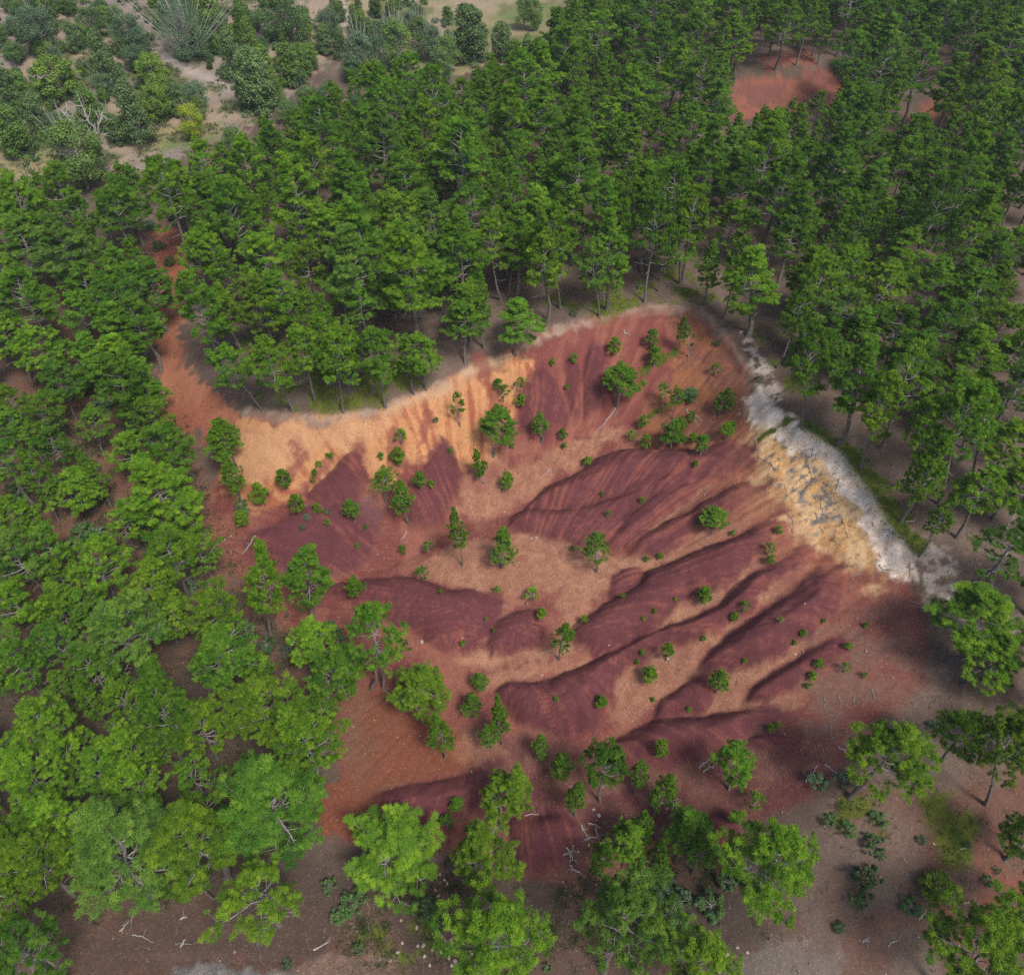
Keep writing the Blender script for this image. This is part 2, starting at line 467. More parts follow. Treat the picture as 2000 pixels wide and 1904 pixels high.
# far scrub slope, meadows and the small red cuts
w = zone([(-300, -60), (740, -60), (690, 60), (560, 190), (520, 240), (390, 290), (330, 330), (100, 345), (-300, 360)], 4, 4, 10)
mix(w, two(two(C(.36, .285, .21), C(.27, .225, .20), n_big), C(.125, .15, .065), fbm(x_ / 2.4, y_ / 2.4, 4, 111), -.05, .3), .5)
w = zone([(640, -60), (1120, -60), (1110, 60), (960, 130), (880, 150), (700, 130)], 4, 4, 10)
mix(w, two(C(.34, .28, .19), C(.16, .18, .075), n_big, -.3, .3), .3)
for pl in ([(0, 290), (105, 275), (115, 345), (0, 360)], [(880, 30), (1085, 10), (1075, 75), (960, 60), (900, 65)], [(885, 95), (945, 95), (935, 145), (885, 145)], [(300, 250), (430, 235), (420, 280), (300, 290)]):
    mix(zone(pl, 1.5, 2), two(C(.30, .26, .14), C(.17, .21, .085), n_big), .1)
mix(strip([(640, -40), (665, 20), (690, 60)], 1.6, .6), C(.42, .36, .31), .3)
mix(strip([(300, 95), (360, 130), (470, 180)], 1.2, .8), C(.40, .36, .32), .3)
for pl in ([(1435, 160), (1480, 143), (1560, 148), (1610, 130), (1660, 145), (1650, 200), (1560, 222), (1500, 235), (1430, 238)], [(1765, 232), (1800, 195), (1890, 198), (1880, 220), (1790, 240)],
           [(1480, 110), (1580, 98), (1600, 125), (1500, 140)], [(1340, 115), (1420, 95), (1430, 125), (1350, 130)], [(1360, 180), (1400, 175), (1400, 200), (1360, 205)]):
    mix(zone(pl, .8, 1.5), two(C(.30, .115, .08), C(.20, .085, .07), n_mid + n_big), .2)
# red soil under the left forest
w = zone([(-60, 560), (200, 480), (340, 420), (360, 480), (345, 620), (340, 700), (400, 960), (470, 1140), (640, 1340), (560, 1400), (300, 1280), (100, 1290), (-60, 1200)], 3, 3)
mix(w * smooth(-.5, .25, n_big), two(C(.23, .095, .062), C(.17, .105, .08), n_mid), .25)
w = zone([(300, 450), (350, 440), (370, 520), (350, 640), (352, 700), (405, 750), (475, 800), (465, 862), (420, 852), (372, 845), (322, 822), (305, 740), (300, 640), (320, 580)], .7, 1.0)
mix(w, two(C(.40, .165, .10), C(.34, .12, .075), n_big), .2)
# lower right and bottom
w = zone([(1640, 1400), (1800, 1400), (2060, 1500), (2060, 1960), (1500, 1960), (1480, 1800), (1600, 1640)], 3, 2.5)
mix(w, two(C(.165, .128, .104), C(.16, .085, .064), n_big), .35)
w = zone([(1850, 1700), (2060, 1650), (2060, 1850), (1900, 1860), (1700, 1800)], 2.5, 2.5)
mix(w, two(C(.22, .088, .06), C(.15, .092, .072), n_mid), .3)
w = zone([(100, 1790), (400, 1760), (640, 1740), (720, 1800), (700, 1904), (900, 1960), (60, 1960)], 2.5, 2)
mix(w, two(C(.16, .072, .050), C(.125, .086, .068), n_big), .3)

# dark litter and earth of the woods, painted darker for shade between trunks
w = zone([(-200, 1180), (480, 1180), (640, 1350), (650, 1640), (980, 1700), (1250, 1690), (1480, 1620), (1560, 1700), (1500, 1960), (-200, 1960)], 4, 3)
mix(w * .85, two(C(.072, .055, .046), C(.115, .070, .054), n_big + .4 * n_mid), .3)
w = zone([(-100, 500), (300, 560), (320, 860), (420, 1080), (480, 1200), (-100, 1200)], 4, 3)
mix(w * .45, C(.115, .085, .066), .25)

# crater ground
mix(smooth(-.6, .6, SDC + .5 * n_mid), two(C(.20, .064, .055), C(.275, .108, .080), n_mid + .5 * n_big + .4 * ril2), .42)
w = zone([(640, 1350), (720, 1335), (850, 1395), (965, 1480), (935, 1510), (800, 1540), (735, 1580), (690, 1650), (620, 1650), (600, 1560), (660, 1500), (650, 1420)], 1.0, 1.2)
mix(w, two(C(.205, .070, .042), C(.185, .092, .064), n_big), .4)
# dark purplish ground of the lower crater
w = zone([(900, 1420), (1016, 1440), (1190, 1450), (1380, 1395), (1550, 1385), (1640, 1480), (1600, 1560), (1500, 1600), (1400, 1640), (1250, 1700), (1080, 1720), (980, 1700), (930, 1580), (930, 1500)], 1.5, 1.2)
mix(w * .85, two(C(.125, .048, .048), C(.17, .082, .066), n_mid + .4 * n_big), .4)
# maroon back wall
w = zone([(1025, 700), (1078, 652), (1150, 634), (1240, 609), (1305, 612), (1325, 680), (1285, 760), (1235, 830), (1150, 850), (1060, 872), (1015, 855), (1005, 800), (1030, 760)], .9, .8)
mix(w, two(C(.225, .072, .062), C(.30, .115, .085), ril + .3 * n_mid, -.2, .5), .15)
# orange brown upper right
w = zone([(1300, 605), (1380, 618), (1425, 678), (1460, 742), (1490, 800), (1485, 850), (1400, 872), (1330, 872), (1260, 864), (1245, 825), (1290, 760), (1330, 680)], 1.0, 1.2)
mix(w, two(C(.31, .125, .065), C(.20, .085, .06), n_mid, -.2, .4), .35)
# orange scarp
w = zone([(425, 960), (455, 860), (470, 808), (560, 815), (640, 818), (750, 808), (840, 768), (920, 724), (1010, 690), (1042, 700), (1020, 760), (985, 835), (965, 895), (905, 915), (866, 858), (850, 880),
          (800, 915), (770, 950), (720, 960), (709, 890), (696, 868), (640, 930), (600, 965), (560, 990), (500, 990)], .8, .9)
mix(w, two(C(.56, .285, .135), C(.36, .115, .065), n_mid * .7 + .9 * ril + .7 * ril2, -.25, .75), .45)
w = zone([(465, 840), (560, 818), (700, 822), (770, 812), (745, 840), (640, 868), (570, 910), (500, 945), (455, 935)], 1.0, 1.0)
mix(w * .55, C(.56, .33, .19), .35)
mix(strip(RIM[0:9], .22, .6, .35) * .65, two(C(.52, .40, .32), C(.40, .27, .21), n_fin), .3)
mix(strip([(750, 806), (840, 768), (920, 722), (1000, 690)], .3, .7, .3) * .7, C(.62, .40, .24), .2)
mix(strip(RIM[7:14], .3, .8, .3) * .65, two(C(.40, .29, .23), C(.30, .17, .13), n_fin), .3)
# red streaks in the orange
for ln, wd in (([(770, 850), (775, 900)], .8), ([(825, 860), (835, 800)], .5), ([(975, 800), (950, 730), (935, 700)], .6), ([(560, 935), (585, 890), (575, 860)], .6), ([(640, 900), (600, 945), (580, 960)], .3), ([(505, 985), (560, 940)], .35)):
    mix(strip(ln, wd, .45, .5) * .75, C(.24, .075, .062), .1)
# mauve ground left
w = zone([(470, 1055), (540, 1015), (610, 985), (660, 985), (725, 970), (750, 1005), (740, 1060), (690, 1110), (640, 1120), (560, 1115), (490, 1095)], .9, .8)
mix(w, two(C(.20, .098, .10), C(.15, .065, .07), n_big), .12)
# tan gravel flats and gully fills
tan_a, tan_b = C(.46, .245, .155), C(.30, .135, .090)
tan = two(tan_a, tan_b, n_fin + .5 * n_mid, -.4, .5)
for pl, k in (([(815, 1122), (830, 1087), (900, 1060), (1000, 1040), (1080, 1055), (1180, 1080), (1255, 1102), (1215, 1130), (1180, 1160), (1150, 1172), (1100, 1152), (1000, 1162), (930, 1157), (880, 1150), (840, 1137)], 1),
              ([(890, 985), (920, 960), (980, 930), (1050, 900), (1100, 868), (1180, 828), (1215, 838), (1150, 895), (1080, 930), (1020, 972), (960, 1000), (900, 1008)], .9),
              ([(900, 930), (965, 890), (1010, 925), (960, 990), (895, 1000)], .6), ([(1190, 1395), (1195, 1340), (1230, 1300), (1280, 1275), (1345, 1255), (1390, 1240), (1372, 1295), (1330, 1330), (1290, 1360), (1262, 1392), (1215, 1408)], .95),
              ([(1375, 1318), (1440, 1312), (1500, 1305), (1490, 1330), (1450, 1365), (1400, 1385), (1360, 1375)], .7), ([(975, 1165), (1020, 1155), (1060, 1190), (1000, 1195), (965, 1225), (950, 1250), (945, 1240), (965, 1205)], .7),
              ([(880, 1450), (960, 1420), (990, 1470), (940, 1500), (890, 1490)], .5), ([(1120, 1240), (1105, 1200), (1140, 1150), (1170, 1160), (1130, 1215)], .8)):
    mix(zone(pl, .9, .7) * k * (.45 + .55 * smooth(-.5, .25, n_mid + n_fin)), tan, 1)
for ln, wd in (([(1235, 1098), (1300, 1090), (1345, 1072), (1400, 1045), (1440, 1016), (1500, 972)], 1.0), ([(1290, 1218), (1340, 1190), (1400, 1152), (1450, 1122), (1490, 1082), (1535, 1035), (1560, 1010)], 1.0),
               ([(1385, 1260), (1410, 1235), (1440, 1208), (1480, 1172), (1530, 1140), (1570, 1110)], .7), ([(1430, 1320), (1520, 1297), (1570, 1262), (1640, 1212), (1690, 1180)], .8),
               ([(950, 1290), (1040, 1278), (1100, 1265), (1180, 1232), (1235, 1205)], .7), ([(960, 1330), (1060, 1308), (1150, 1288)], .6), ([(900, 1290), (960, 1282)], .5),
               ([(1225, 1062), (1267, 1034), (1300, 1008), (1357, 965), (1430, 920)], .45), ([(1100, 1180), (1150, 1130), (1180, 1120)], .6), ([(1380, 1380), (1440, 1375), (1520, 1372), (1600, 1340)], .5)):
    mix(strip(ln, wd * .9, .6, .6) * (.5 + .5 * smooth(-.5, .2, n_mid + n_fin)), tan, 1)
# red brown right shoulder
w = zone([(1560, 1200), (1700, 1130), (1780, 1170), (1815, 1240), (1800, 1330), (1715, 1420), (1620, 1520), (1560, 1440), (1560, 1320)], 1.2, 1.2)
mix(w * .85, two(C(.24, .09, .072), C(.205, .115, .088), n_mid + .4 * ril), .45)
# clay lobes, maroon to purple
purple = two(C(.128, .042, .050), C(.245, .082, .066), .6 * n_big + .6 * ril + .7 * ril2 + .25 * n_fin, -.15, .75)
mix(LOBE_W * .97, purple, .06)
upper = zone([(1440, 1020), (1600, 1050), (1760, 1120), (1720, 1200), (1560, 1160), (1480, 1130)], 2, 1.0)
mix(upper * (1 - LOBE_W) * .8, two(C(.26, .10, .085), C(.20, .068, .06), ril, -.3, .4), .15)
# pale cliff: ochre below, white at the lip, dark lichen blotches
w = zone([(1430, 860), (1470, 840), (1500, 940), (1560, 1000), (1640, 1080), (1720, 1125), (1720, 1160), (1640, 1160), (1560, 1105), (1480, 1030), (1420, 940)], 4.0, 1.6)
mix(w * .75 * (1 - .45 * LOBE_W), two(C(.42, .18, .095), C(.34, .12, .08), n_mid + ril), .25)
w = zone(CLIFF, 2.4, 1.4)
mix(w, two(C(.58, .34, .15), C(.66, .45, .25), n_mid), .3)
w = strip([(1478, 775), (1500, 803), (1565, 845), (1642, 893), (1702, 970), (1746, 1050), (1765, 1095)], 1.3, .5, .7)
mix(w * smooth(-.9, -.2, SDC + .4 * n_fin), two(C(.98, .86, .74), C(.74, .60, .48), n_fin), .3)
w = zone([(1500, 845), (1560, 850), (1620, 920), (1660, 1000), (1620, 1060), (1560, 1000), (1500, 940)], 1.0, .6)
mix(np.maximum(w, .35 * smooth(-.5, .5, dcl)) * smooth(.08, .40, fbm(x_ / .45, y_ / .45, 4, 121)), C(.21, .19, .175), .1)
w = zone([(1440, 640), (1470, 720), (1500, 800), (1540, 830), (1540, 790), (1490, 700), (1450, 640)], .8, .8)
mix(w * smooth(.0, .25, n_fin + .5 * n_mid), C(.46, .39, .34), .3)
w = zone([(1760, 1060), (1840, 1075), (1890, 1150), (1870, 1215), (1805, 1185), (1770, 1110)], 1.0, 1.0)
mix(w * smooth(-.35, .3, n_fin + .5 * n_mid), C(.44, .38, .34), .4)
# moss and turf
mossc = two(C(.075, .115, .012), C(.125, .145, .025), n_fin)
for pl, k in (([(425, 690), (500, 650), (700, 640), (830, 690), (830, 745), (750, 790), (640, 800), (560, 798), (500, 780)], .1), ([(1060, 600), (1100, 560), (1200, 540), (1330, 520), (1420, 600), (1300, 592), (1180, 612)], .05),
              ([(1790, 1560), (1840, 1558), (1848, 1600), (1812, 1612)], .3), ([(1820, 1625), (1862, 1595), (1892, 1612), (1884, 1668), (1842, 1685)], .4),
              ([(1610, 1560), (1700, 1565), (1720, 1610), (1640, 1600)], -.1), ([(720, 1820), (830, 1800), (880, 1850), (780, 1870)], 0), ([(1450, 580), (1560, 640), (1600, 800), (1540, 760), (1470, 650)], -.05)):
    w = zone(pl, 1.0, .8) * smooth(-.12 - k, .25 - k, n_mid + .6 * n_big + .5 * n_fin)
    mix(w, mossc, .1)
    MOSS[:] = np.maximum(MOSS, w)
w = strip([(1580, 845), (1645, 878), (1690, 930), (1728, 985), (1752, 1030), (1790, 1062)], 1.2, .6, .7) * smooth(.4, -.4, SDC)
mix(w, mossc, .05)
MOSS[:] = np.maximum(MOSS, w)
w = strip([(1485, 850), (1530, 825), (1560, 820)], .3, .3, .4)
mix(w, mossc, .05)
w = strip([(1252, 725), (1290, 700), (1318, 685)], .35, .3, .4) + strip([(1266, 812), (1310, 790)], .3, .3, .4)
mix(w, mossc, .05)
MOSS[:] = np.maximum(MOSS, w)
# track and pale pebbles at the bottom edge
mix(zone([(330, 1960), (340, 1893), (390, 1881), (470, 1884), (600, 1893), (700, 1960)], .5, .5), two(C(.125, .13, .14), C(.18, .175, .175), n_fin), .8)
mix(zone([(560, 1878), (640, 1870), (770, 1874), (770, 1960), (600, 1960)], .4, .4), C(.17, .115, .09), .6)
w = zone([(1430, 1850), (1560, 1835), (1640, 1860), (1620, 1960), (1400, 1960)], 1.2, 1)
mix(w * .6, C(.20, .18, .17), .9)
COLR *= (1 + .10 * n_fin + .06 * n_mid)[:, None]
COLR = np.clip(COLR * .72, .01, .9)

# ------------------------------------------------------------------ mesh + material helpers
def mk_mesh(name, V, tris=None, quads=None, mats=(), smooth_shade=False, attrs=None):
    V = np.asarray(V, np.float32)
    nt = 0 if tris is None else len(tris)
    nq = 0 if quads is None else len(quads)
    me = bpy.data.meshes.new(name)
    me.vertices.add(len(V))
    me.vertices.foreach_set('co', V.ravel())
    loops = []
    if nt:
        loops.append(np.asarray(tris, np.int32).ravel())
    if nq:
        loops.append(np.asarray(quads, np.int32).ravel())
    L = np.concatenate(loops)
    me.loops.add(len(L))
    me.loops.foreach_set('vertex_index', L)
    me.polygons.add(nt + nq)
    st = np.r_[np.arange(nt) * 3, nt * 3 + np.arange(nq) * 4].astype(np.int32)
    me.polygons.foreach_set('loop_start', st)
    if smooth_shade:
        me.polygons.foreach_set('use_smooth', np.ones(nt + nq, bool))
    for k, a in (attrs or {}).items():
        a = np.asarray(a, np.float32)
        if a.ndim == 2:
            at_ = me.attributes.new(k, 'FLOAT_COLOR', 'POINT')
            at_.data.foreach_set('color', np.c_[a, np.ones(len(a), np.float32)].astype(np.float32).ravel())
        else:
            at_ = me.attributes.new(k, 'FLOAT', 'POINT')
            at_.data.foreach_set('value', a)
    for m in mats:
        me.materials.append(m)
    me.update(calc_edges=True)
    return me


def link(name, data, parent=None):
    o = bpy.data.objects.new(name, data)
    col.objects.link(o)
    if parent is not None:
        o.parent = parent
    return o


def tag(o, label=None, cat=None, group=None, kind=None):
    if label:
        o['label'] = label
    if cat:
        o['category'] = cat
    if group:
        o['group'] = group
    if kind:
        o['kind'] = kind
    return o


class NT:
    def __init__(self, name):
        self.m = bpy.data.materials.new(name)
        self.m.use_nodes = True
        self.t = self.m.node_tree
        self.t.nodes.clear()

    def n(self, kind, **kw):
        nd = self.t.nodes.new(kind)
        for k, v in kw.items():
            if k.startswith('i_'):
                nd.inputs[k[2:].replace('_', ' ')].default_value = v
            else:
                setattr(nd, k, v)
        return nd

    def l(self, a, b):
        self.t.links.new(a, b)


def ground_material():
    g = NT('soil')
    att = g.n('ShaderNodeAttribute', attribute_name='soil')
    gr = g.n('ShaderNodeAttribute', attribute_name='gravel')
    mo = g.n('ShaderNodeAttribute', attribute_name='moss')
    co = g.n('ShaderNodeTexCoord')
    n1 = g.n('ShaderNodeTexNoise')
    n1.inputs['Scale'].default_value = 5.5
    n1.inputs['Detail'].default_value = 6
    n1.inputs['Roughness'].default_value = .7
    g.l(co.outputs['Object'], n1.inputs['Vector'])
    r1 = g.n('ShaderNodeMapRange')
    r1.inputs[1].default_value, r1.inputs[2].default_value, r1.inputs[3].default_value, r1.inputs[4].default_value = .25, .75, .74, 1.26
    g.l(n1.outputs[0], r1.inputs[0])
    mul = g.n('ShaderNodeVectorMath', operation='SCALE')
    g.l(att.outputs['Color'], mul.inputs[0])
    g.l(r1.outputs[0], mul.inputs['Scale'])
    # stone chips
    vo = g.n('ShaderNodeTexVoronoi')
    vo.inputs['Scale'].default_value = 7.5
    g.l(co.outputs['Object'], vo.inputs['Vector'])
    chip = g.n('ShaderNodeMapRange')
    chip.inputs[1].default_value, chip.inputs[2].default_value, chip.inputs[3].default_value, chip.inputs[4].default_value = .45, .25, 0, 1
    g.l(vo.outputs['Distance'], chip.inputs[0])
    sep = g.n('ShaderNodeSeparateColor')
    g.l(vo.outputs['Color'], sep.inputs[0])
    sel = g.n('ShaderNodeMapRange')
    sel.inputs[1].default_value, sel.inputs[2].default_value = .45, .6
    g.l(sep.outputs[0], sel.inputs[0])
    m1 = g.n('ShaderNodeMath', operation='MULTIPLY')
    g.l(chip.outputs[0], m1.inputs[0])
    g.l(sel.outputs[0], m1.inputs[1])
    m2 = g.n('ShaderNodeMath', operation='MULTIPLY')
    g.l(m1.outputs[0], m2.inputs[0])
    g.l(gr.outputs['Fac'], m2.inputs[1])
    m3 = g.n('ShaderNodeMath', operation='MULTIPLY', use_clamp=True)
    m3.inputs[1].default_value = .55
    g.l(m2.outputs[0], m3.inputs[0])
    ramp = g.n('ShaderNodeValToRGB')
    e = ramp.color_ramp.elements
    e[0].position, e[0].color = 0, (.12, .06, .05, 1)
    e[1].position, e[1].color = 1, (.50, .34, .26, 1)
    e2 = e.new(.5)
    e2.color = (.34, .17, .115, 1)
    g.l(sep.outputs[1], ramp.inputs[0])
    mx = g.n('ShaderNodeMix', data_type='RGBA')
    g.l(m3.outputs[0], mx.inputs['Factor'])
    g.l(mul.outputs[0], mx.inputs['A'])
    g.l(ramp.outputs[0], mx.inputs['B'])
    bs = g.n('ShaderNodeBsdfPrincipled')
    bs.inputs['Roughness'].default_value = .95
    bs.inputs['Specular IOR Level'].default_value = .15
    g.l(mx.outputs['Result'], bs.inputs['Base Color'])
    n2 = g.n('ShaderNodeTexNoise')
    n2.inputs['Scale'].default_value = 9
    n2.inputs['Detail'].default_value = 5
    g.l(co.outputs['Object'], n2.inputs['Vector'])
    ad = g.n('ShaderNodeMath', operation='ADD')
    g.l(n2.outputs[0], ad.inputs[0])
    g.l(m2.outputs[0], ad.inputs[1])
    bu = g.n('ShaderNodeBump')
    bu.inputs['Strength'].default_value = .35
    bu.inputs['Distance'].default_value = .08
    g.l(ad.outputs[0], bu.inputs['Height'])
    g.l(bu.outputs[0], bs.inputs['Normal'])
    out = g.n('ShaderNodeOutputMaterial')
    g.l(bs.outputs[0], out.inputs[0])
    return g.m


def build_ground():
    i = np.arange(NX * NY).reshape(NY, NX)
    q = np.stack([i[:-1, :-1], i[:-1, 1:], i[1:, 1:], i[1:, :-1]], -1).reshape(-1, 4)
    me = mk_mesh('ground', np.c_[PXY, Z], quads=q, mats=[ground_material()], smooth_shade=True, attrs={'soil': COLR, 'gravel': GRAVEL, 'moss': MOSS})
    o = link('ground', me)
    tag(o, 'bare red, purple and ochre earth of the eroded crater and the forest floor', 'ground', None, 'structure')
    return o


build_ground()

# ------------------------------------------------------------------ plant materials
def needle_material(name, base, var=.35, transl=.25, tintattr='tint'):
    g = NT(name)
    oi = g.n('ShaderNodeObjectInfo')
    at_ = g.n('ShaderNodeAttribute', attribute_name=tintattr)
    rgb = g.n('ShaderNodeRGB')
    rgb.outputs[0].default_value = (*base, 1)
    # object colour carries each plant's tone
    m0 = g.n('ShaderNodeMix', data_type='RGBA', blend_type='MULTIPLY')
    m0.inputs['Factor'].default_value = 1
    g.l(rgb.outputs[0], m0.inputs['A'])
    g.l(oi.outputs['Color'], m0.inputs['B'])
    hs = g.n('ShaderNodeHueSaturation')
    mr = g.n('ShaderNodeMapRange')
    mr.inputs[3].default_value, mr.inputs[4].default_value = 1 - var, 1 + var
    g.l(at_.outputs['Fac'], mr.inputs[0])
    mh = g.n('ShaderNodeMapRange')
    mh.inputs[3].default_value, mh.inputs[4].default_value = .515, .478
    g.l(at_.outputs['Fac'], mh.inputs[0])
    g.l(mh.outputs[0], hs.inputs['Hue'])
    g.l(mr.outputs[0], hs.inputs['Value'])
    g.l(m0.outputs['Result'], hs.inputs['Color'])
    d = g.n('ShaderNodeBsdfDiffuse')
    t = g.n('ShaderNodeBsdfTranslucent')
    gl = g.n('ShaderNodeBsdfGlossy')
    gl.inputs['Roughness'].default_value = .5
    gl.inputs['Color'].default_value = (.8, .85, .9, 1)
    g.l(hs.outputs[0], d.inputs['Color'])
    g.l(hs.outputs[0], t.inputs['Color'])
    ms = g.n('ShaderNodeMixShader')
    ms.inputs[0].default_value = transl
    g.l(d.outputs[0], ms.inputs[1])
    g.l(t.outputs[0], ms.inputs[2])
    m2 = g.n('ShaderNodeMixShader')
    m2.inputs[0].default_value = .012
    g.l(ms.outputs[0], m2.inputs[1])
    g.l(gl.outputs[0], m2.inputs[2])
    out = g.n('ShaderNodeOutputMaterial')
    g.l(m2.outputs[0], out.inputs[0])
    return g.m


def bark_material(name, thick, thin):
    g = NT(name)
    at_ = g.n('ShaderNodeAttribute', attribute_name='rad')
    mr = g.n('ShaderNodeMapRange')
    mr.inputs[1].default_value, mr.inputs[2].default_value = .035, .11
    g.l(at_.outputs['Fac'], mr.inputs[0])
    mx = g.n('ShaderNodeMix', data_type='RGBA')
    mx.inputs['A'].default_value = (*thin, 1)
    mx.inputs['B'].default_value = (*thick, 1)
    g.l(mr.outputs[0], mx.inputs['Factor'])
    co = g.n('ShaderNodeTexCoord')
    mp = g.n('ShaderNodeMapping')
    mp.inputs['Scale'].default_value = (1, 1, .25)
    g.l(co.outputs['Object'], mp.inputs[0])
    no = g.n('ShaderNodeTexNoise')
    no.inputs['Scale'].default_value = 14
    no.inputs['Detail'].default_value = 4
    g.l(mp.outputs[0], no.inputs['Vector'])
    r = g.n('ShaderNodeMapRange')
    r.inputs[1].default_value, r.inputs[2].default_value, r.inputs[3].default_value, r.inputs[4].default_value = .3, .7, .6, 1.4
    g.l(no.outputs[0], r.inputs[0])
    sc = g.n('ShaderNodeVectorMath', operation='SCALE')
    g.l(mx.outputs['Result'], sc.inputs[0])
    g.l(r.outputs[0], sc.inputs['Scale'])
    b = g.n('ShaderNodeBsdfPrincipled')
    b.inputs['Roughness'].default_value = .9
    b.inputs['Specular IOR Level'].default_value = .2
    g.l(sc.outputs[0], b.inputs['Base Color'])
    bu = g.n('ShaderNodeBump')
    bu.inputs['Strength'].default_value = .6
    bu.inputs['Distance'].default_value = .03
    g.l(no.outputs[0], bu.inputs['Height'])
    g.l(bu.outputs[0], b.inputs['Normal'])
    out = g.n('ShaderNodeOutputMaterial')
    g.l(b.outputs[0], out.inputs[0])
    return g.m


M_PINE = needle_material('pine_needles', (.112, .228, .017), .5, .22)
M_JUNI = needle_material('juniper_scales', (.125, .205, .040), .4, .2)
M_LEAF = needle_material('broad_leaves', (.125, .210, .060), .35, .3)
M_BARK = bark_material('pine_bark', (.13, .115, .105), (.27, .26, .255))
M_DEAD = bark_material('weathered_wood', (.26, .245, .23), (.34, .325, .31))
M_ROOT = bark_material('root_wood', (.16, .13, .12), (.20, .17, .15))


# ------------------------------------------------------------------ plant geometry
class Wood:
    def __init__(self):
        self.V, self.Q, self.R, self.n = [], [], [], 0

    def tube(self, P, R, sides=5):
        P = np.asarray(P, float)
        R = np.asarray(R, float)
        k = len(P)
        T = np.gradient(P, axis=0)
        T /= np.linalg.norm(T, axis=1)[:, None] + 1e-9
        ref = np.array([0, 0, 1.0]) if abs(T[0, 2]) < .9 else np.array([1.0, 0, 0])
        A = np.cross(T, ref)
        A /= np.linalg.norm(A, axis=1)[:, None] + 1e-9
        B = np.cross(T, A)
        an = np.linspace(0, 2 * np.pi, sides, endpoint=False)
        V = P[:, None] + R[:, None, None] * (np.cos(an)[None, :, None] * A[:, None] + np.sin(an)[None, :, None] * B[:, None])
        i = self.n + np.arange(k * sides).reshape(k, sides)
        j = np.roll(i, -1, 1)
        self.V.append(V.reshape(-1, 3))
        self.R.append(np.repeat(R, sides))
        self.Q.append(np.stack([i[:-1], j[:-1], j[1:], i[1:]], -1).reshape(-1, 4))
        self.n += k * sides

    def mesh(self, name, mat):
        return mk_mesh(name, np.concatenate(self.V), quads=np.concatenate(self.Q), mats=[mat], smooth_shade=True, attrs={'rad': np.concatenate(self.R)})


def unit(v):
    return v / (np.linalg.norm(v, axis=-1, keepdims=True) + 1e-9)


def puff_mesh(name, Pt, Ax, Sz, Tn, n, ln, width, mat, r):
    """rounded pads of needles: a domed skin of short needles with a fuzzy fringe"""
    k = len(Pt)
    ax = unit(Ax)[:, None]
    d = unit(r.normal(size=(k, n, 3)) + ax * .75 + np.array([0, 0, .25]))
    R = Sz[:, None, None]
    p = Pt[:, None] + d * R * r.uniform(.45, 1.0, (k, n, 1)) * np.array([1, 1, .78])
    tang = unit(np.cross(d, unit(r.normal(size=(k, n, 3)))))
    fr = (r.uniform(size=(k, n, 1)) < .45)
    e = unit(d * np.where(fr, 1.0, .35) + tang * np.where(fr, .45, 1.0) + np.array([0, 0, .15]))
    face = unit(d + r.normal(0, .33, (k, n, 3)))
    side = unit(np.cross(e, face)) * width * .5
    L = ln * r.uniform(.6, 1.2, (k, n, 1))
    b0, b1 = p - e * L * .45, p + e * L * .55
    V = np.stack([b0 - side, b0 + side, b1 + side * .45, b1 - side * .45], 2).reshape(-1, 3)
    h = d[..., 2] * .5 + .5
    tint = np.clip(np.asarray(Tn)[:, None] + r.normal(0, .10, (k, n)), 0, 1)
    return mk_mesh(name, V, quads=np.arange(k * n * 4).reshape(-1, 4), mats=[mat], attrs={'tint': np.repeat(tint.ravel(), 4)})


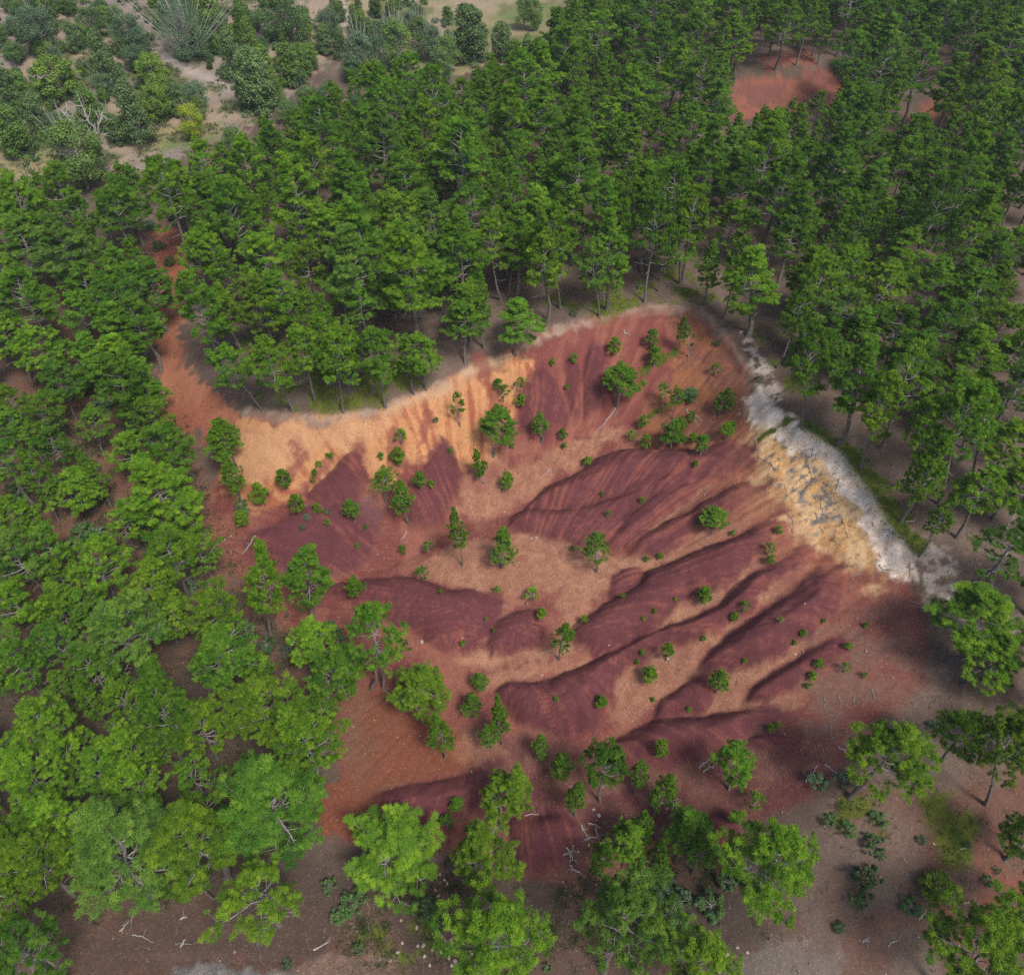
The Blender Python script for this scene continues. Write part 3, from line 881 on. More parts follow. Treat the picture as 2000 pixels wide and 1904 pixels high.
def pine_proto(seed, H, W, cb, nb, flat=.6, sparse=1.0, tuft=.215, needles=96, trunk_r=None, lean=0.0, dead=3, asym=0.0, twin=False, kind='pine_tree', nw=.021):
    """returns dict(trunk mesh, crown mesh, H, W, centre fraction)"""
    r = np.random.default_rng(seed)
    if kind == 'pine_tree' and H > 6:
        flat, cb = flat * 1.3, cb - .05
    wd = Wood()
    tr = trunk_r or .016 * H + .02
    k = 10
    zz = np.linspace(-.25, H * .985, k)
    bend = r.normal(0, .035 * H, 2)
    tx = bend[0] * np.sin(zz / H * 2.6) * zz / H + lean * zz + np.cumsum(r.normal(0, .008 * H, k)) * (zz > 0)
    ty = bend[1] * np.sin(zz / H * 2.2 + .5) * zz / H + np.cumsum(r.normal(0, .008 * H, k)) * (zz > 0)
    tp = np.c_[tx, ty, zz]
    trr = tr * (1 - .88 * np.clip(zz / H, 0, 1)) * np.where(zz < .15, 1.35, 1)
    wd.tube(tp, trr, 8)
    if twin:
        wd.tube([[-1.0, -.1, -.3], [-.75, -.1, .5], [-.35, 0, 1.2], [-.28, .05, 2.6], [float(np.interp(H * .6, zz, tx)) - .1, float(np.interp(H * .6, zz, ty)), H * .6]], [tr * 1.1, tr, tr * .9, tr * .75, tr * .4], 8)

    def tpos(z):
        return np.array([np.interp(z, zz, tx), np.interp(z, zz, ty), z])
    Pt, Ax, Tn, Sz = [], [], [], []
    az = r.uniform(0, 6.28)
    aaz = r.uniform(0, 6.28)

    def puff(p, d, s, z_):
        Tn.append(s)
        Sz.append(z_)
        Pt.append(p)
        Ax.append(d)

    def pad(c, ax, s):
        s = s * r.uniform(.8, 1.25)
        tone = np.clip(r.normal(.5, .2), .05, .95)
        puff(c, unit(ax + np.array([0, 0, .4])), tone, tuft * s)
        if s > .85:
            for _ in range(2):
                q_ = c + unit(r.normal(size=3) * [1, 1, .35] + ax * .3) * tuft * s * 1.15
                puff(q_, unit(ax + np.array([0, 0, .5])), np.clip(tone + r.normal(0, .1), 0, 1), tuft * s * r.uniform(.6, .85))

    for b in range(nb):
        t = ((b + r.uniform(.1, .9)) / nb)
        z = H * (cb + (0.97 - cb) * t)
        az += 2.399 + r.normal(0, .45)
        prof = (1 - t) ** flat * (0.62 + .38 * smooth(0, .3, t)) + .10
        a_ = 1 + asym * math.cos(az - aaz)
        L = W / 2 * prof * r.uniform(.72, 1.16) * a_
        if L < .12 * W:
            L = .12 * W
        el = math.radians(-4 + 62 * t ** 1.3 + r.normal(0, 9))
        st = tpos(z)
        d0 = np.array([math.cos(az) * math.cos(el), math.sin(az) * math.cos(el), math.sin(el)])
        m = 6
        s = np.linspace(0, 1, m)
        side = unit(np.cross(d0, [0, 0, 1]))
        curve = st + np.outer(s * L, d0) + np.outer(s ** 2 * L * r.uniform(.10, .30), [0, 0, 1]) + np.outer(np.sin(s * 3.1 * r.uniform(.7, 1.4)) * L * r.normal(0, .09), side)
        curve[1:] += r.normal(0, .022 * L, (m - 1, 3))
        br = max(.016 + .009 * L, .012) * (H / 9) ** .4
        wd.tube(curve, br * (1.15 - .9 * s), 5)
        # side shoots, each carrying a rounded pad of needle brushes
        nt = max(2, int(round((1.8 + 2.5 * L) * sparse)))
        for q in range(nt):
            f = (q + r.uniform(.15, .85)) / nt * .74 + .22 if L > .7 else r.uniform(.2, .97)
            p0 = np.array([np.interp(f, s, curve[:, c]) for c in range(3)])
            dd = unit(curve[min(int(f * (m - 1)) + 1, m - 1)] - curve[int(f * (m - 1))])
            sgn = 1 if q % 2 else -1
            dirn = unit(dd * r.uniform(.5, 1.0) + side * sgn * r.uniform(.5, 1.2) + np.array([0, 0, r.uniform(.1, .55)]) + r.normal(0, .15, 3))
            l2 = min(L, 2.2) * r.uniform(.20, .46) * (1.15 - .5 * f) + .12 * tuft / .34
            e = p0 + dirn * l2 + np.array([0, 0, l2 * .22])
            mid = p0 + dirn * l2 * .5
            wd.tube([p0, mid, e], [br * .45, br * .36, br * .20], 3)
            pad(e, unit(dirn + np.array([0, 0, .5])), r.uniform(.75, 1.15))
            if l2 > .55 and r.uniform() < .6:
                d3 = unit(dirn - side * sgn * r.uniform(.4, 1.0) + np.array([0, 0, .3]))
                e2 = mid + d3 * l2 * .5
                wd.tube([mid, e2], [br * .26, br * .14], 3)
                pad(e2, unit(d3 + np.array([0, 0, .6])), r.uniform(.6, .95))
        pad(curve[-1], unit(curve[-1] - curve[-2] + np.array([0, 0, .5])), r.uniform(.85, 1.2))
    for _ in range(4):
        puff(tpos(H * .985) + r.normal(0, .10, 3) * tuft / .34, np.array([0, 0, 1.0]) + r.normal(0, .3, 3), .6, tuft)
    # dead lower limbs, bare and grey
    for _ in range(dead):
        z = H * r.uniform(cb * .45, cb * 1.25)
        a = r.uniform(0, 6.28)
        L = W * r.uniform(.12, .36)
        d0 = np.array([math.cos(a), math.sin(a), r.uniform(-.35, .25)])
        s = np.linspace(0, 1, 5)
        cv = tpos(z) + np.outer(s * L, d0) + np.outer(s ** 2 * L * .12, [0, 0, r.choice([-1, 1])])
        cv[1:] += r.normal(0, .03 * L, (4, 3))
        wd.tube(cv, .022 * (1.1 - .9 * s), 4)
        for q in range(3):
            f = r.uniform(.4, .9)
            p0 = np.array([np.interp(f, s, cv[:, c]) for c in range(3)])
            wd.tube([p0, p0 + (d0 + r.normal(0, .6, 3)) * L * .3], [.010, .004], 3)
    Pt, Ax = np.array(Pt), np.array(Ax)
    tm = wd.mesh(kind + '_trunk', M_BARK)
    cm = puff_mesh(kind + '_crown', Pt, Ax, np.array(Sz), Tn, needles, tuft * .80, nw, M_PINE, r)
    w_real = 2 * np.percentile(np.hypot(Pt[:, 0] - Pt[:, 0].mean(), Pt[:, 1] - Pt[:, 1].mean()), 93) + tuft * 1.0
    zc = (np.percentile(Pt[:, 2], 8) + H) / 2
    return dict(trunk=tm, crown=cm, H=H, W=w_real, cf=zc / H, kind=kind, cx=Pt[:, 0].mean() / H)


PINES = [
    pine_proto(11, 9.5, 5.0, .50, 30, .55),
    pine_proto(12, 10.5, 4.8, .48, 34, .70),
    pine_proto(13, 9.0, 5.2, .55, 26, .45, dead=5),
    pine_proto(14, 11.0, 4.6, .42, 38, .80),
    pine_proto(15, 8.5, 4.8, .46, 28, .55, sparse=1.15),
    pine_proto(16, 9.8, 5.0, .56, 24, .42, sparse=.85, dead=5),
    pine_proto(17, 10.0, 4.6, .36, 40, .85, sparse=1.0),
    pine_proto(18, 8.8, 5.2, .50, 30, .50, asym=.35),
]
CONIC = [
    pine_proto(21, 10.0, 4.8, .36, 40, .80),
    pine_proto(22, 9.6, 5.0, .38, 38, .70, dead=7),
    pine_proto(23, 10.5, 4.6, .34, 44, .92),
    pine_proto(24, 9.8, 5.0, .42, 34, .62, sparse=.85, dead=5),
    pine_proto(25, 10.2, 4.8, .40, 40, .75, asym=.2),
]
AIRY = [
    pine_proto(31, 9.0, 5.2, .50, 17, .42, sparse=.75, dead=8, asym=.25),
    pine_proto(32, 9.5, 4.8, .46, 19, .55, sparse=.70, dead=8, asym=.35),
]
TWIN = [pine_proto(35, 8.5, 5.0, .50, 24, .5, sparse=.9, dead=8, twin=True)]
SMALL = [
    pine_proto(41, 4.8, 2.9, .50, 20, .42, sparse=1.1, tuft=.21, dead=4, kind='pine_tree', nw=.020),
    pine_proto(42, 4.4, 2.6, .46, 20, .5, sparse=1.1, tuft=.21, dead=3, kind='pine_tree', nw=.020),
    pine_proto(43, 5.2, 2.6, .52, 18, .45, sparse=.9, tuft=.20, dead=6, kind='pine_tree', nw=.020),
]
YOUNG = [
    pine_proto(51, 2.6, 1.7, .28, 15, .5, sparse=1.1, tuft=.17, needles=80, dead=2, kind='young_pine', nw=.018),
    pine_proto(52, 2.4, 1.5, .36, 13, .45, sparse=1.1, tuft=.17, needles=80, dead=2, kind='young_pine', nw=.018),
    pine_proto(53, 2.3, 1.9, .20, 16, .5, sparse=1.1, tuft=.18, needles=80, dead=1, kind='young_pine', nw=.018),
    pine_proto(54, 2.8, 1.5, .40, 12, .5, sparse=.8, tuft=.12, needles=70, dead=3, kind='young_pine', nw=.018),
]
SEED = [
    pine_proto(61, .9, .75, .10, 8, .5, sparse=1.0, tuft=.12, needles=70, dead=0, kind='pine_sapling', nw=.014),
    pine_proto(62, 1.0, .65, .16, 7, .5, sparse=.9, tuft=.12, needles=70, dead=0, kind='pine_sapling', nw=.014),
]


def leafy_proto(seed, H, W, kind, mat, shape='round', n=2600, leaf=.17, trunk_h=.22, wood=M_BARK, clumps=40, loose=.3, bare=0):
    r = np.random.default_rng(seed)
    wd = Wood()
    tr = .018 * H + .025
    zz = np.linspace(-.2, H * .8, 7)
    tx = np.cumsum(r.normal(0, .015 * H, 7)) * (zz > 0)
    ty = np.cumsum(r.normal(0, .015 * H, 7)) * (zz > 0)
    wd.tube(np.c_[tx, ty, zz], tr * (1.05 - .85 * np.clip(zz / H, 0, 1)), 6)
    # clump centres fill the crown
    cs = []
    while len(cs) < clumps:
        t = r.uniform(0, 1)
        z = H * (trunk_h + (1 - trunk_h) * t)
        if shape == 'cone':
            rad = W / 2 * (1 - t) ** .75 * (.7 + .3 * smooth(0, .12, t)) + .04 * W
        elif shape == 'column':
            rad = W / 2 * (1 - t ** 3) ** .6 * (.75 + .25 * smooth(0, .2, t)) + .03 * W
        else:
            rad = W / 2 * math.sqrt(max(0, 1 - (2 * t - 1) ** 2)) * .95 + .05 * W
        a, q = r.uniform(0, 6.28), math.sqrt(r.uniform(.15, 1))
        cs.append((math.cos(a) * rad * q, math.sin(a) * rad * q, z * r.uniform(.94, 1.0)))
    cs = np.array(cs)
    for c in cs[::2]:
        z0 = max(.1 * H, c[2] * r.uniform(.35, .65))
        p0 = np.array([np.interp(z0, zz, tx), np.interp(z0, zz, ty), z0])
        mid = (p0 + c) / 2 + np.array([0, 0, -.04 * H])
        wd.tube([p0, mid, c * (1 + .06 * bare)], [tr * .35, tr * .22, tr * .10], 4)
    for _ in range(bare):
        a = r.uniform(0, 6.28)
        z0 = H * r.uniform(.25, .6)
        p0 = np.array([0, 0, z0])
        q_ = r.uniform(.08, .40)
        e = np.array([math.cos(a) * W * q_, math.sin(a) * W * q_, H * (1.05 - q_ * q_ * 2.2) * r.uniform(.85, 1.02)])
        m = (p0 + e) / 2 + np.array([math.cos(a), math.sin(a), 0]) * W * .08
        wd.tube([p0, m, e], [tr * .4, tr * .25, .008], 4)
    cr = (W * H * H) ** (1 / 3) * loose * .5
    idx = r.integers(0, clumps, n)
    off = unit(r.normal(size=(n, 3))) * (r.uniform(.25, 1, (n, 1)) ** .5) * cr * r.uniform(.8, 1.15, clumps)[idx][:, None]
    P = cs[idx] + off * np.array([1, 1, .8])
    P[:, 2] = np.maximum(P[:, 2], .06 * H)
    nd = unit(unit(off) + r.normal(0, .55, (n, 3)) + np.array([0, 0, .35]))
    u = unit(np.cross(nd, r.normal(size=(n, 3))))
    v = np.cross(nd, u)
    sz = leaf * r.uniform(.6, 1.25, (n, 1))
    el = r.uniform(.35, .7, (n, 1))
    V = np.stack([P - u * sz, P + v * sz * el, P + u * sz, P - v * sz * el], 1).reshape(-1, 3)
    ct = np.clip(r.normal(.5, .2, clumps), 0, 1)[idx]
    tint = np.repeat(np.clip(ct + r.normal(0, .14, n), 0, 1), 4)
    cm = mk_mesh(kind + '_crown', V, quads=np.arange(n * 4).reshape(-1, 4), mats=[mat], attrs={'tint': tint})
    return dict(trunk=wd.mesh(kind + '_trunk', wood), crown=cm, H=H, W=W * 1.08, cf=(trunk_h + 1) / 2, kind=kind, cx=0)


JUNIPER = [leafy_proto(71, 4.5, 2.6, 'juniper', M_JUNI, 'cone', 9000, .085, .05, clumps=90, loose=.26),
           leafy_proto(72, 4.2, 2.1, 'juniper', M_JUNI, 'column', 8500, .085, .04, clumps=90, loose=.26),
           leafy_proto(73, 3.4, 3.2, 'juniper', M_JUNI, 'round', 9500, .085, .06, clumps=90, loose=.26)]
OAK = [leafy_proto(81, 5.0, 4.6, 'holm_oak', M_LEAF, 'round', 11000, .095, .18, clumps=70, loose=.30, bare=4),
       leafy_proto(82, 5.4, 4.0, 'holm_oak', M_LEAF, 'round', 10000, .095, .2, clumps=60, loose=.30, bare=8)]
POPLAR = [leafy_proto(85, 8.0, 3.6, 'poplar', M_LEAF, 'column', 7500, .115, .2, wood=M_DEAD, clumps=60, loose=.30, bare=8),
          leafy_proto(86, 6.0, 4.6, 'poplar', M_LEAF, 'round', 10000, .115, .15, wood=M_DEAD, clumps=60, loose=.34, bare=6)]
WILLOW = [leafy_proto(88, 6.5, 6.0, 'willow', M_LEAF, 'round', 9000, .085, .1, wood=M_DEAD, clumps=80, loose=.30, bare=60)]
BUSH = [leafy_proto(91, 1.1, 1.7, 'shrub', M_LEAF, 'round', 2600, .06, .05, clumps=30, loose=.34, bare=6),
        leafy_proto(92, .9, 1.3, 'shrub', M_LEAF, 'round', 2000, .06, .05, clumps=22, loose=.34, bare=8),
        leafy_proto(93, .7, 1.6, 'shrub', M_LEAF, 'round', 2000, .06, .05, clumps=26, loose=.3, bare=3)]

# ------------------------------------------------------------------ trees: where they stand
# crown centre, crown width and foot of the trunk, as photo positions that are turned into ground points
WITH_FOOT = '''828 685 92 831 760;735 689 98 753 795;899 632 95 909 710;1008 618 104 1005 692;905 605 80 920 669;930 600 78 945 680;650 692 92 671 804;682 668 90 682 753;
583 678 76 616 783;526 698 105 572 802;462 712 88 512 801;380 590 96 437 724;620 655 82 639 737;1066 507 82 1069 629;1094 460 85 1094 602;1165 508 76 1170 618;1197 462 82 1185 604;
1215 437 62 1200 565;1272 446 86 1259 591;1289 470 58 1286 570;1325 442 72 1330 554;962 474 80 979 586;995 472 66 993 579;1012 446 72 1009 575;1360 417 86 1332 554;1382 511 62 1375 595;
1417 508 62 1412 623;1470 528 106 1460 657;1527 585 68 1518 719;1584 690 96 1565 833;1684 718 96 1636 866;1726 787 96 1680 914;1819 897 80 1758 1019;1804 833 82 1765 960;1904 829 120 1833 984;
1932 808 82 1897 937;1932 957 96 1868 1051;1840 1015 58 1794 1087;1911 1206 160 1858 1290;1965 1272 110 1882 1338;1737 1470 160 1659 1557;1858 1424 96 1840 1486;1990 1465 120 1925 1571;
99 789 74 103 870;32 836 72 85 902;67 929 68 115 1019;142 932 100 142 1001;192 914 64 218 991;241 1024 72 265 1087;323 1020 100 318 1062;199 1089 110 227 1182;291 1120 106 307 1195;344 1202 82 346 1253;
426 856 76 440 928;440 846 60 465 917;511 1117 76 529 1239;600 1106 94 609 1207;645 1313 108 634 1389;445 950 60 472 984;419 1285 140 440 1361;295 1342 120 355 1489;1208 1800 190 1179 1901;
760 1662 186 740 1705;1262 415 66 1254 533;824 1322 116 803 1379;991 1539 97 966 1603'''
AIRY_FOOT = '''1772 737 92 1721 877;1971 1064 120 1872 1175'''
TWIN_FOOT = '728 1236 128 748 1345'
AIRY_CROWN = '500 1742 160;800 700 60;1640 690 66;380 1522 90;1711 1650 1'.rsplit(';', 1)[0]
SMALL_FOOT = '''1216 741 80 1204 793;975 834 80 963 891;1051 827 45 1058 865;742 936 54 753 982;792 966 56 797 1019;687 989 42 693 1019;897 1027 48 902 1106;991 1058 68 980 1108;1167 1065 65 1165 1117;
870 1420 66 868 1480;994 1388 50 982 1453;966 1378 32 972 1440;923 1369 50 925 1400;938 1329 42 938 1352;952 1427 52 960 1460;1090 1484 58 1090 1519;1058 1458 42 1058 1490;1183 1490 84 1172 1565;1250 1504 50 1240 1549;
1435 1490 80 1424 1542;1407 1321 50 1396 1354;1092 1235 52 1092 1288;1403 1007 70 1393 1033;1410 775 50 1406 810;1316 774 34 1314 820;1306 630 26 1323 685'''
CROWN_ONLY = '''18 778 66;170 827 64;213 750 100;270 750 76;170 686 80;227 690 86;231 632 86;272 622 90;117 672 62;60 672 82;14 660 72;263 799 66;297 820 72;256 874 76;323 874 96;309 942 126;28 994 72;96 1058 82;43 1091 106;
117 1108 56;330 1088 96;398 1087 76;423 1205 96;36 1176 92;103 1176 82;156 1183 66;213 1226 140;110 1266 96;604 1238 86;36 1302 100;107 1337 62;181 1309 92;497 1366 130;497 1298 62;178 1369 58;71 1408 130;
579 1402 110;604 1472 140;387 1419 100;178 1486 96;263 1455 100;312 1444 62;281 1522 106;476 1494 62;515 1550 190;57 1522 130;100 1586 130;220 1646 190;380 1636 168;71 1689 130;11 1652 110;21 1742 100;
46 1872 150;384 1716 60;128 473 108;43 473 86;234 413 94;227 513 52;295 548 80;210 584 96;57 584 100;142 612 72;21 527 80;124 370 80;242 374 80;163 420 70;
1513 1650 180;1382 1857 150;1925 1868 180;930 1668 124;987 1800 198;1130 1547 48;1268 1597 46;1229 1625 76;1172 1668 60;1289 1653 40;1293 1700 46;1348 1613 82;1371 1664 60;1293 1543 58;
1600 560 90;1650 600 96;1700 640 90;1620 650 70;1560 610 60;1760 640 90;1800 690 100;1850 620 96;1900 700 100;1960 640 96;1740 560 90;1830 540 90;1920 570 90;1990 760 90;1860 760 80;1975 860 90;
1990 940 80;1590 520 80;1660 530 80'''
YOUNG_FOOT = '''895 790 31 900 834;986 763 24 984 785;1016 747 24 1010 765;1018 778 24 1008 793;936 905 28 945 946;991 937 27 987 959;1344 655 27 1344 696;1303 1270 26 1302 1290;1270 1317 34 1265 1334;1379 1162 31 1377 1180;
1039 1158 30 1037 1172;1293 1458 28 1288 1478;1421 838 27 1418 858;1297 762 28 1303 790'''
YOUNG = YOUNG
YOUNG_CROWN = '''1200 672 28;1274 658 30;1281 692 30;1316 843 46;1373 866 32;1353 853 20;1297 854 20;1328 854 18;1350 812 18;1256 823 20;1234 850 22;1261 861 23;1399 717 22;552 934 32;504 962 36;578 982 32;471 1010 28;
693 1144 36;824 1116 28;835 1066 22;971 1151 17;1058 1198 23;820 936 28;778 889 32;783 850 27;973 750 20;1099 846 20;1504 1070 25;1506 1091 18;1456 1183 22;1435 1203 17;1175 1370 27;1479 1561 38;891 1572 30;872 1602 32;
1332 828 24;1600 1295 18;1653 1302 20;1588 1321 18;1440 1595 30;1525 1210 14;1360 905 12;1430 830 18'''
SEEDLINGS = '''620 992 20;646 889 11;623 907 13;614 922 12;610 938 11;788 1073 17;1142 1208 15;842 944 15;1149 901 17;1522 1034 17;1176 965 9;1188 1003 12;1254 976 12;1256 1274 14;1245 1292 10;1119 1236 10;1278 1195 11;1257 1207 9;
1217 1163 10;1375 1246 11;1608 1212 9;1570 1236 14;1551 1256 12;1658 1262 15;1578 1338 13;1690 1318 12;1505 1420 16;1520 1415 12;902 1256 12;965 1230 9;950 1209 8;1118 1070 9;1086 1364 10;1122 700 16;1080 707 13;1106 755 11;1103 870 12;
640 1020 12;715 1030 10;697 1065 10;640 890 9;1365 1025 10;1432 1041 11;1290 1085 14;1262 1090 12;1320 1170 9;1455 1290 10;1690 1220 11;1345 1385 10;1275 1365 9;1140 900 10;860 1155 10;880 880 10;1000 870 11;745 890 14'''


def rows(s):
    return [[float(v) for v in r_.split()] for r_ in s.replace('\n', '').split(';')]


TONES = {'bright yellow-green': (1.12, 1.06, .85), 'bright green': (1.04, 1.10, .9), 'mid green': (.84, .98, 1.0), 'dark green': (.64, .78, .95), 'grey-green': (.92, .95, 1.7)}
TN = list(TONES)


def tone_for(cx, cy, r):
    f = np.clip((cy - 200) / 1200, 0, 1)
    p = np.array([.05 + .30 * f, .28 + .16 * f, .42 - .24 * f, .17 - .15 * f, .08 - .06 * f])  # nearer pines coloured brighter as if lit, farther ones duller for distance
    return TN[r.choice(5, p=p / p.sum())]


used_labels = set()


def pct_label(base, cx, cy):
    for d in (0, 1):
        l = f'{base}, {cx / PW * 100:.{d}f}% across and {cy / PH * 100:.{d}f}% down photo'
        if l not in used_labels:
            break
    k = 0
    while l in used_labels:
        k += 1
        l = f'{base}, {cx / PW * 100 + .1 * k:.1f}% across and {cy / PH * 100:.1f}% down photo'
    used_labels.add(l)
    return l


def where(px, py, base):
    s = sd_crater(base)
    if s > 0.3:
        if py > 1420:
            return 'in crater outlet'
        return 'in crater'
    if s > -4.5 and py < 1250:
        return 'beside crater rim'
    if py > 1480:
        return 'in foreground wood'
    if px < 480 and py > 340:
        return 'in left wood'
    if px > 1480 and py > 480:
        return 'in right wood'
    return 'in canopy behind crater'


def sd_crater(b):
    return sdf_poly(np.array([[b[0], b[1]]], float), crater_w)[0]


TREES = []     # dict per placed plant
tr_rng = np.random.default_rng(99)


def add_tree(pool, base, H, W, leanx=0.0, tone=None, name=None, cat='pine tree', label=None, group=None, cpx=None, stem='pine', leany=0.0):
    p = pool[tr_rng.integers(len(pool))]
    TREES.append(dict(p=p, base=np.array(base, float), H=H, W=W, lx=leanx, ly=leany, rz=tr_rng.uniform(0, 6.28), tone=tone or tone_for(cpx[0], cpx[1], tr_rng), name=name or p['kind'], cat=cat,
                      label=label, group=group, cpx=cpx, stem=stem))
    return TREES[-1]


def crown_px(t):
    c = t['base'] + np.array([math.tan(t['lx']) * t['H'] * .75, 0, t['H'] * t['p']['cf']])
    return project(c)


def from_foot(cx, cy, w, bx, by, pool, hmin, hmax, **kw):
    b = at(bx, by)
    cf = np.mean([p['cf'] for p in pool])
    lo, hi = .2, 16.0
    for _ in range(40):
        m = (lo + hi) / 2
        if project(b + np.array([0, 0, m]))[1] > cy:
            lo = m
        else:
            hi = m
    hc = np.clip(m, hmin * cf, hmax * cf)
    X, Y_, D = project(b + np.array([0, 0, hc]))
    ex = (cx - X) / FPX * D
    W = w / FPX * D
    return add_tree(pool, b, hc / cf, W, np.clip(math.atan2(ex, hc), -.45, .45), cpx=(cx, cy), **kw)


def from_crown(cx, cy, w, pool, ratio, hmin, hmax, **kw):
    cf = np.mean([p['cf'] for p in pool])
    H = (hmin + hmax) / 2
    for _ in range(4):
        c = at(cx, cy, H * cf)
        D = project(c)[2]
        W = w / FPX * D
        H = np.clip(ratio * W, hmin, hmax)
    b = np.array([c[0], c[1], ground(c[0], c[1])])
    return add_tree(pool, b, H * tr_rng.uniform(.94, 1.06), W, cpx=(cx, cy), **kw)


for r_ in rows(WITH_FOOT):
    from_foot(*r_, PINES, 5.5, 12.5)
for r_ in rows(AIRY_FOOT):
    from_foot(*r_, AIRY, 6, 12)
for r_ in rows(TWIN_FOOT):
    from_foot(*r_, TWIN, 6, 12, label='tall pine with two curved grey trunks at the left edge of the crater floor', tone='mid green')
    TREES[-1]['rz'] = 0.0
for r_ in rows(AIRY_CROWN):
    from_crown(*r_, AIRY, 1.8, 5, 11)
for r_ in rows(CROWN_ONLY):
    from_crown(r_[0], r_[1], r_[2] * 1.10, PINES if r_[2] > 62 else PINES + SMALL, 1.75, 5.0, 11.5)
for r_ in rows(SMALL_FOOT):
    from_foot(*r_, SMALL, 1.8, 7.5)
N_HAND = len(TREES)
for r_ in rows(YOUNG_FOOT):
    from_foot(*r_, YOUNG, .9, 3.6, cat='young pine', stem='young pine', tone='bright green')
for r_ in rows(YOUNG_CROWN):
    from_crown(*r_, YOUNG, 1.35, .6, 3.2, cat='young pine', stem='young pine', tone=['bright green', 'bright yellow-green', 'mid green'][tr_rng.integers(3)])
for r_ in rows(SEEDLINGS):
    from_crown(*r_, SEED, 1.1, .25, 1.2, cat='pine sapling', stem='pine sapling', tone=['bright green', 'bright yellow-green'][tr_rng.integers(2)])

# junipers, oaks, poplars of the scrub slope, top left
for r_ in rows('142 71 32;199 112 62;451 105 56;487 78 46;561 124 46;586 115 38;632 76 30;664 84 32;67 221 48;174 211 50;256 218 72;494 155 72;533 168 44;384 70 40;409 30 50;916 62 72;1115 66 72;980 78 42;860 130 44;20 252 60;10 170 46;470 40 46;690 40 30;720 70 36;345 190 38;1080 95 40;1150 90 50;1030 95 34;590 60 34;430 60 36;120 250 30;220 250 36;330 175 30;1000 105 36'''):
    from_crown(*r_, JUNIPER[:2], 1.75, 1.6, 9, cat='juniper', stem='juniper', tone=['mid green', 'bright green', 'grey-green'][tr_rng.integers(3)])
for r_ in rows('302 203 64;295 136 60;107 150 92;313 175 54;90 12 40;40 20 36;28 168 58;1555 1845 10'''.replace(';1555 1845 10', '')):
    from_crown(*r_, JUNIPER[2:], 1.0, 1.2, 5, cat='juniper', stem='round juniper', tone=['mid green', 'bright green'][tr_rng.integers(2)])
for r_ in rows('71 54 76;178 40 52;249 58 66;263 111 46;384 182 46;114 243 62;547 30 86;28 100 40;330 20 50;640 40 44;200 160 40;232 150 34;640 190 60;700 215 60;600 190 50;560 215 46;760 60 50;800 40 44;690 130 50;730 140 44'''):
    from_crown(*r_, OAK, 1.0, 1.2, 6.5, cat='oak tree', stem='bushy oak', tone=['grey-green', 'mid green', 'dark green'][tr_rng.integers(3)])
for r_ in rows('842 80 42;874 98 44;774 80 60;703 102 56;1044 28 32;1023 22 36;455 275 42;820 60 40;735 105 40'''):
    from_crown(*r_, POPLAR, 1.6, 2.5, 9, cat='poplar tree', stem='pale poplar', tone=['bright green', 'grey-green'][tr_rng.integers(2)])
from_crown(355, 55, 106, WILLOW, 1.0, 3, 8, cat='willow tree', tone='grey-green', label='large grey-green willow with fine pale twigs on the scrub slope')
from_crown(142, 297, 110, POPLAR[1:], 1.2, 4, 9, cat='poplar tree', tone='bright green', label='broad bright green poplar behind the dead white tree')
from_foot(369, 236, 48, 375, 272, POPLAR[1:], 2, 6, cat='poplar tree', tone='bright yellow-green', label='small yellow-green poplar standing alone above the left wood edge')
TREES[-1]['tint'] = (2.0, 1.6, .5)
from_crown(1692, 1718, 66, BUSH, .8, .6, 2.2, cat='shrub', stem='dense shrub', tone='dark green')
from_crown(1832, 1730, 62, JUNIPER[2:], .95, .8, 3, cat='juniper', tone='bright yellow-green', label='round dark juniper alone on bare ground near lower right corner')
TREES[-1]['tint'] = (1.2, 1.15, .6)
from_crown(1348, 770, 34, OAK, 1.0, .8, 2.5, cat='oak tree', tone='dark green', label='small dark green oak bush on upper right crater slope')
for _ in range(420):
    cx_, cy_ = tr_rng.uniform(-20, 900), tr_rng.uniform(-30, 290)
    if cy_ > 300 - .22 * cx_ or any(sdf_poly(np.array([[cx_, cy_]]), np.array(f, float))[0] > 0 for f in ([(0, 290), (110, 280), (110, 340), (0, 350)], [(280, 80), (340, 90), (480, 190), (420, 200), (320, 150)], [(890, 30), (1085, 10), (1070, 70), (890, 70)], [(310, 240), (420, 240), (410, 285), (310, 285)])):
        continue
    k_ = tr_rng.uniform()
    sw = tr_rng.uniform(10, 30)
    if k_ < .5:
        from_crown(cx_, cy_, sw, JUNIPER, 1.4, 1.2, 6, cat='juniper', stem='juniper', tone=['mid green', 'bright green', 'dark green'][tr_rng.integers(3)])
    elif k_ < .8:
        from_crown(cx_, cy_, sw * 1.2, OAK, 1.0, 1.0, 6, cat='oak tree', stem='bushy oak', tone=['grey-green', 'mid green', 'dark green'][tr_rng.integers(3)])
    else:
        from_crown(cx_, cy_, sw * .7, BUSH, .55, .3, 1.6, cat='shrub', stem='low shrub', tone=['grey-green', 'mid green'][tr_rng.integers(2)])
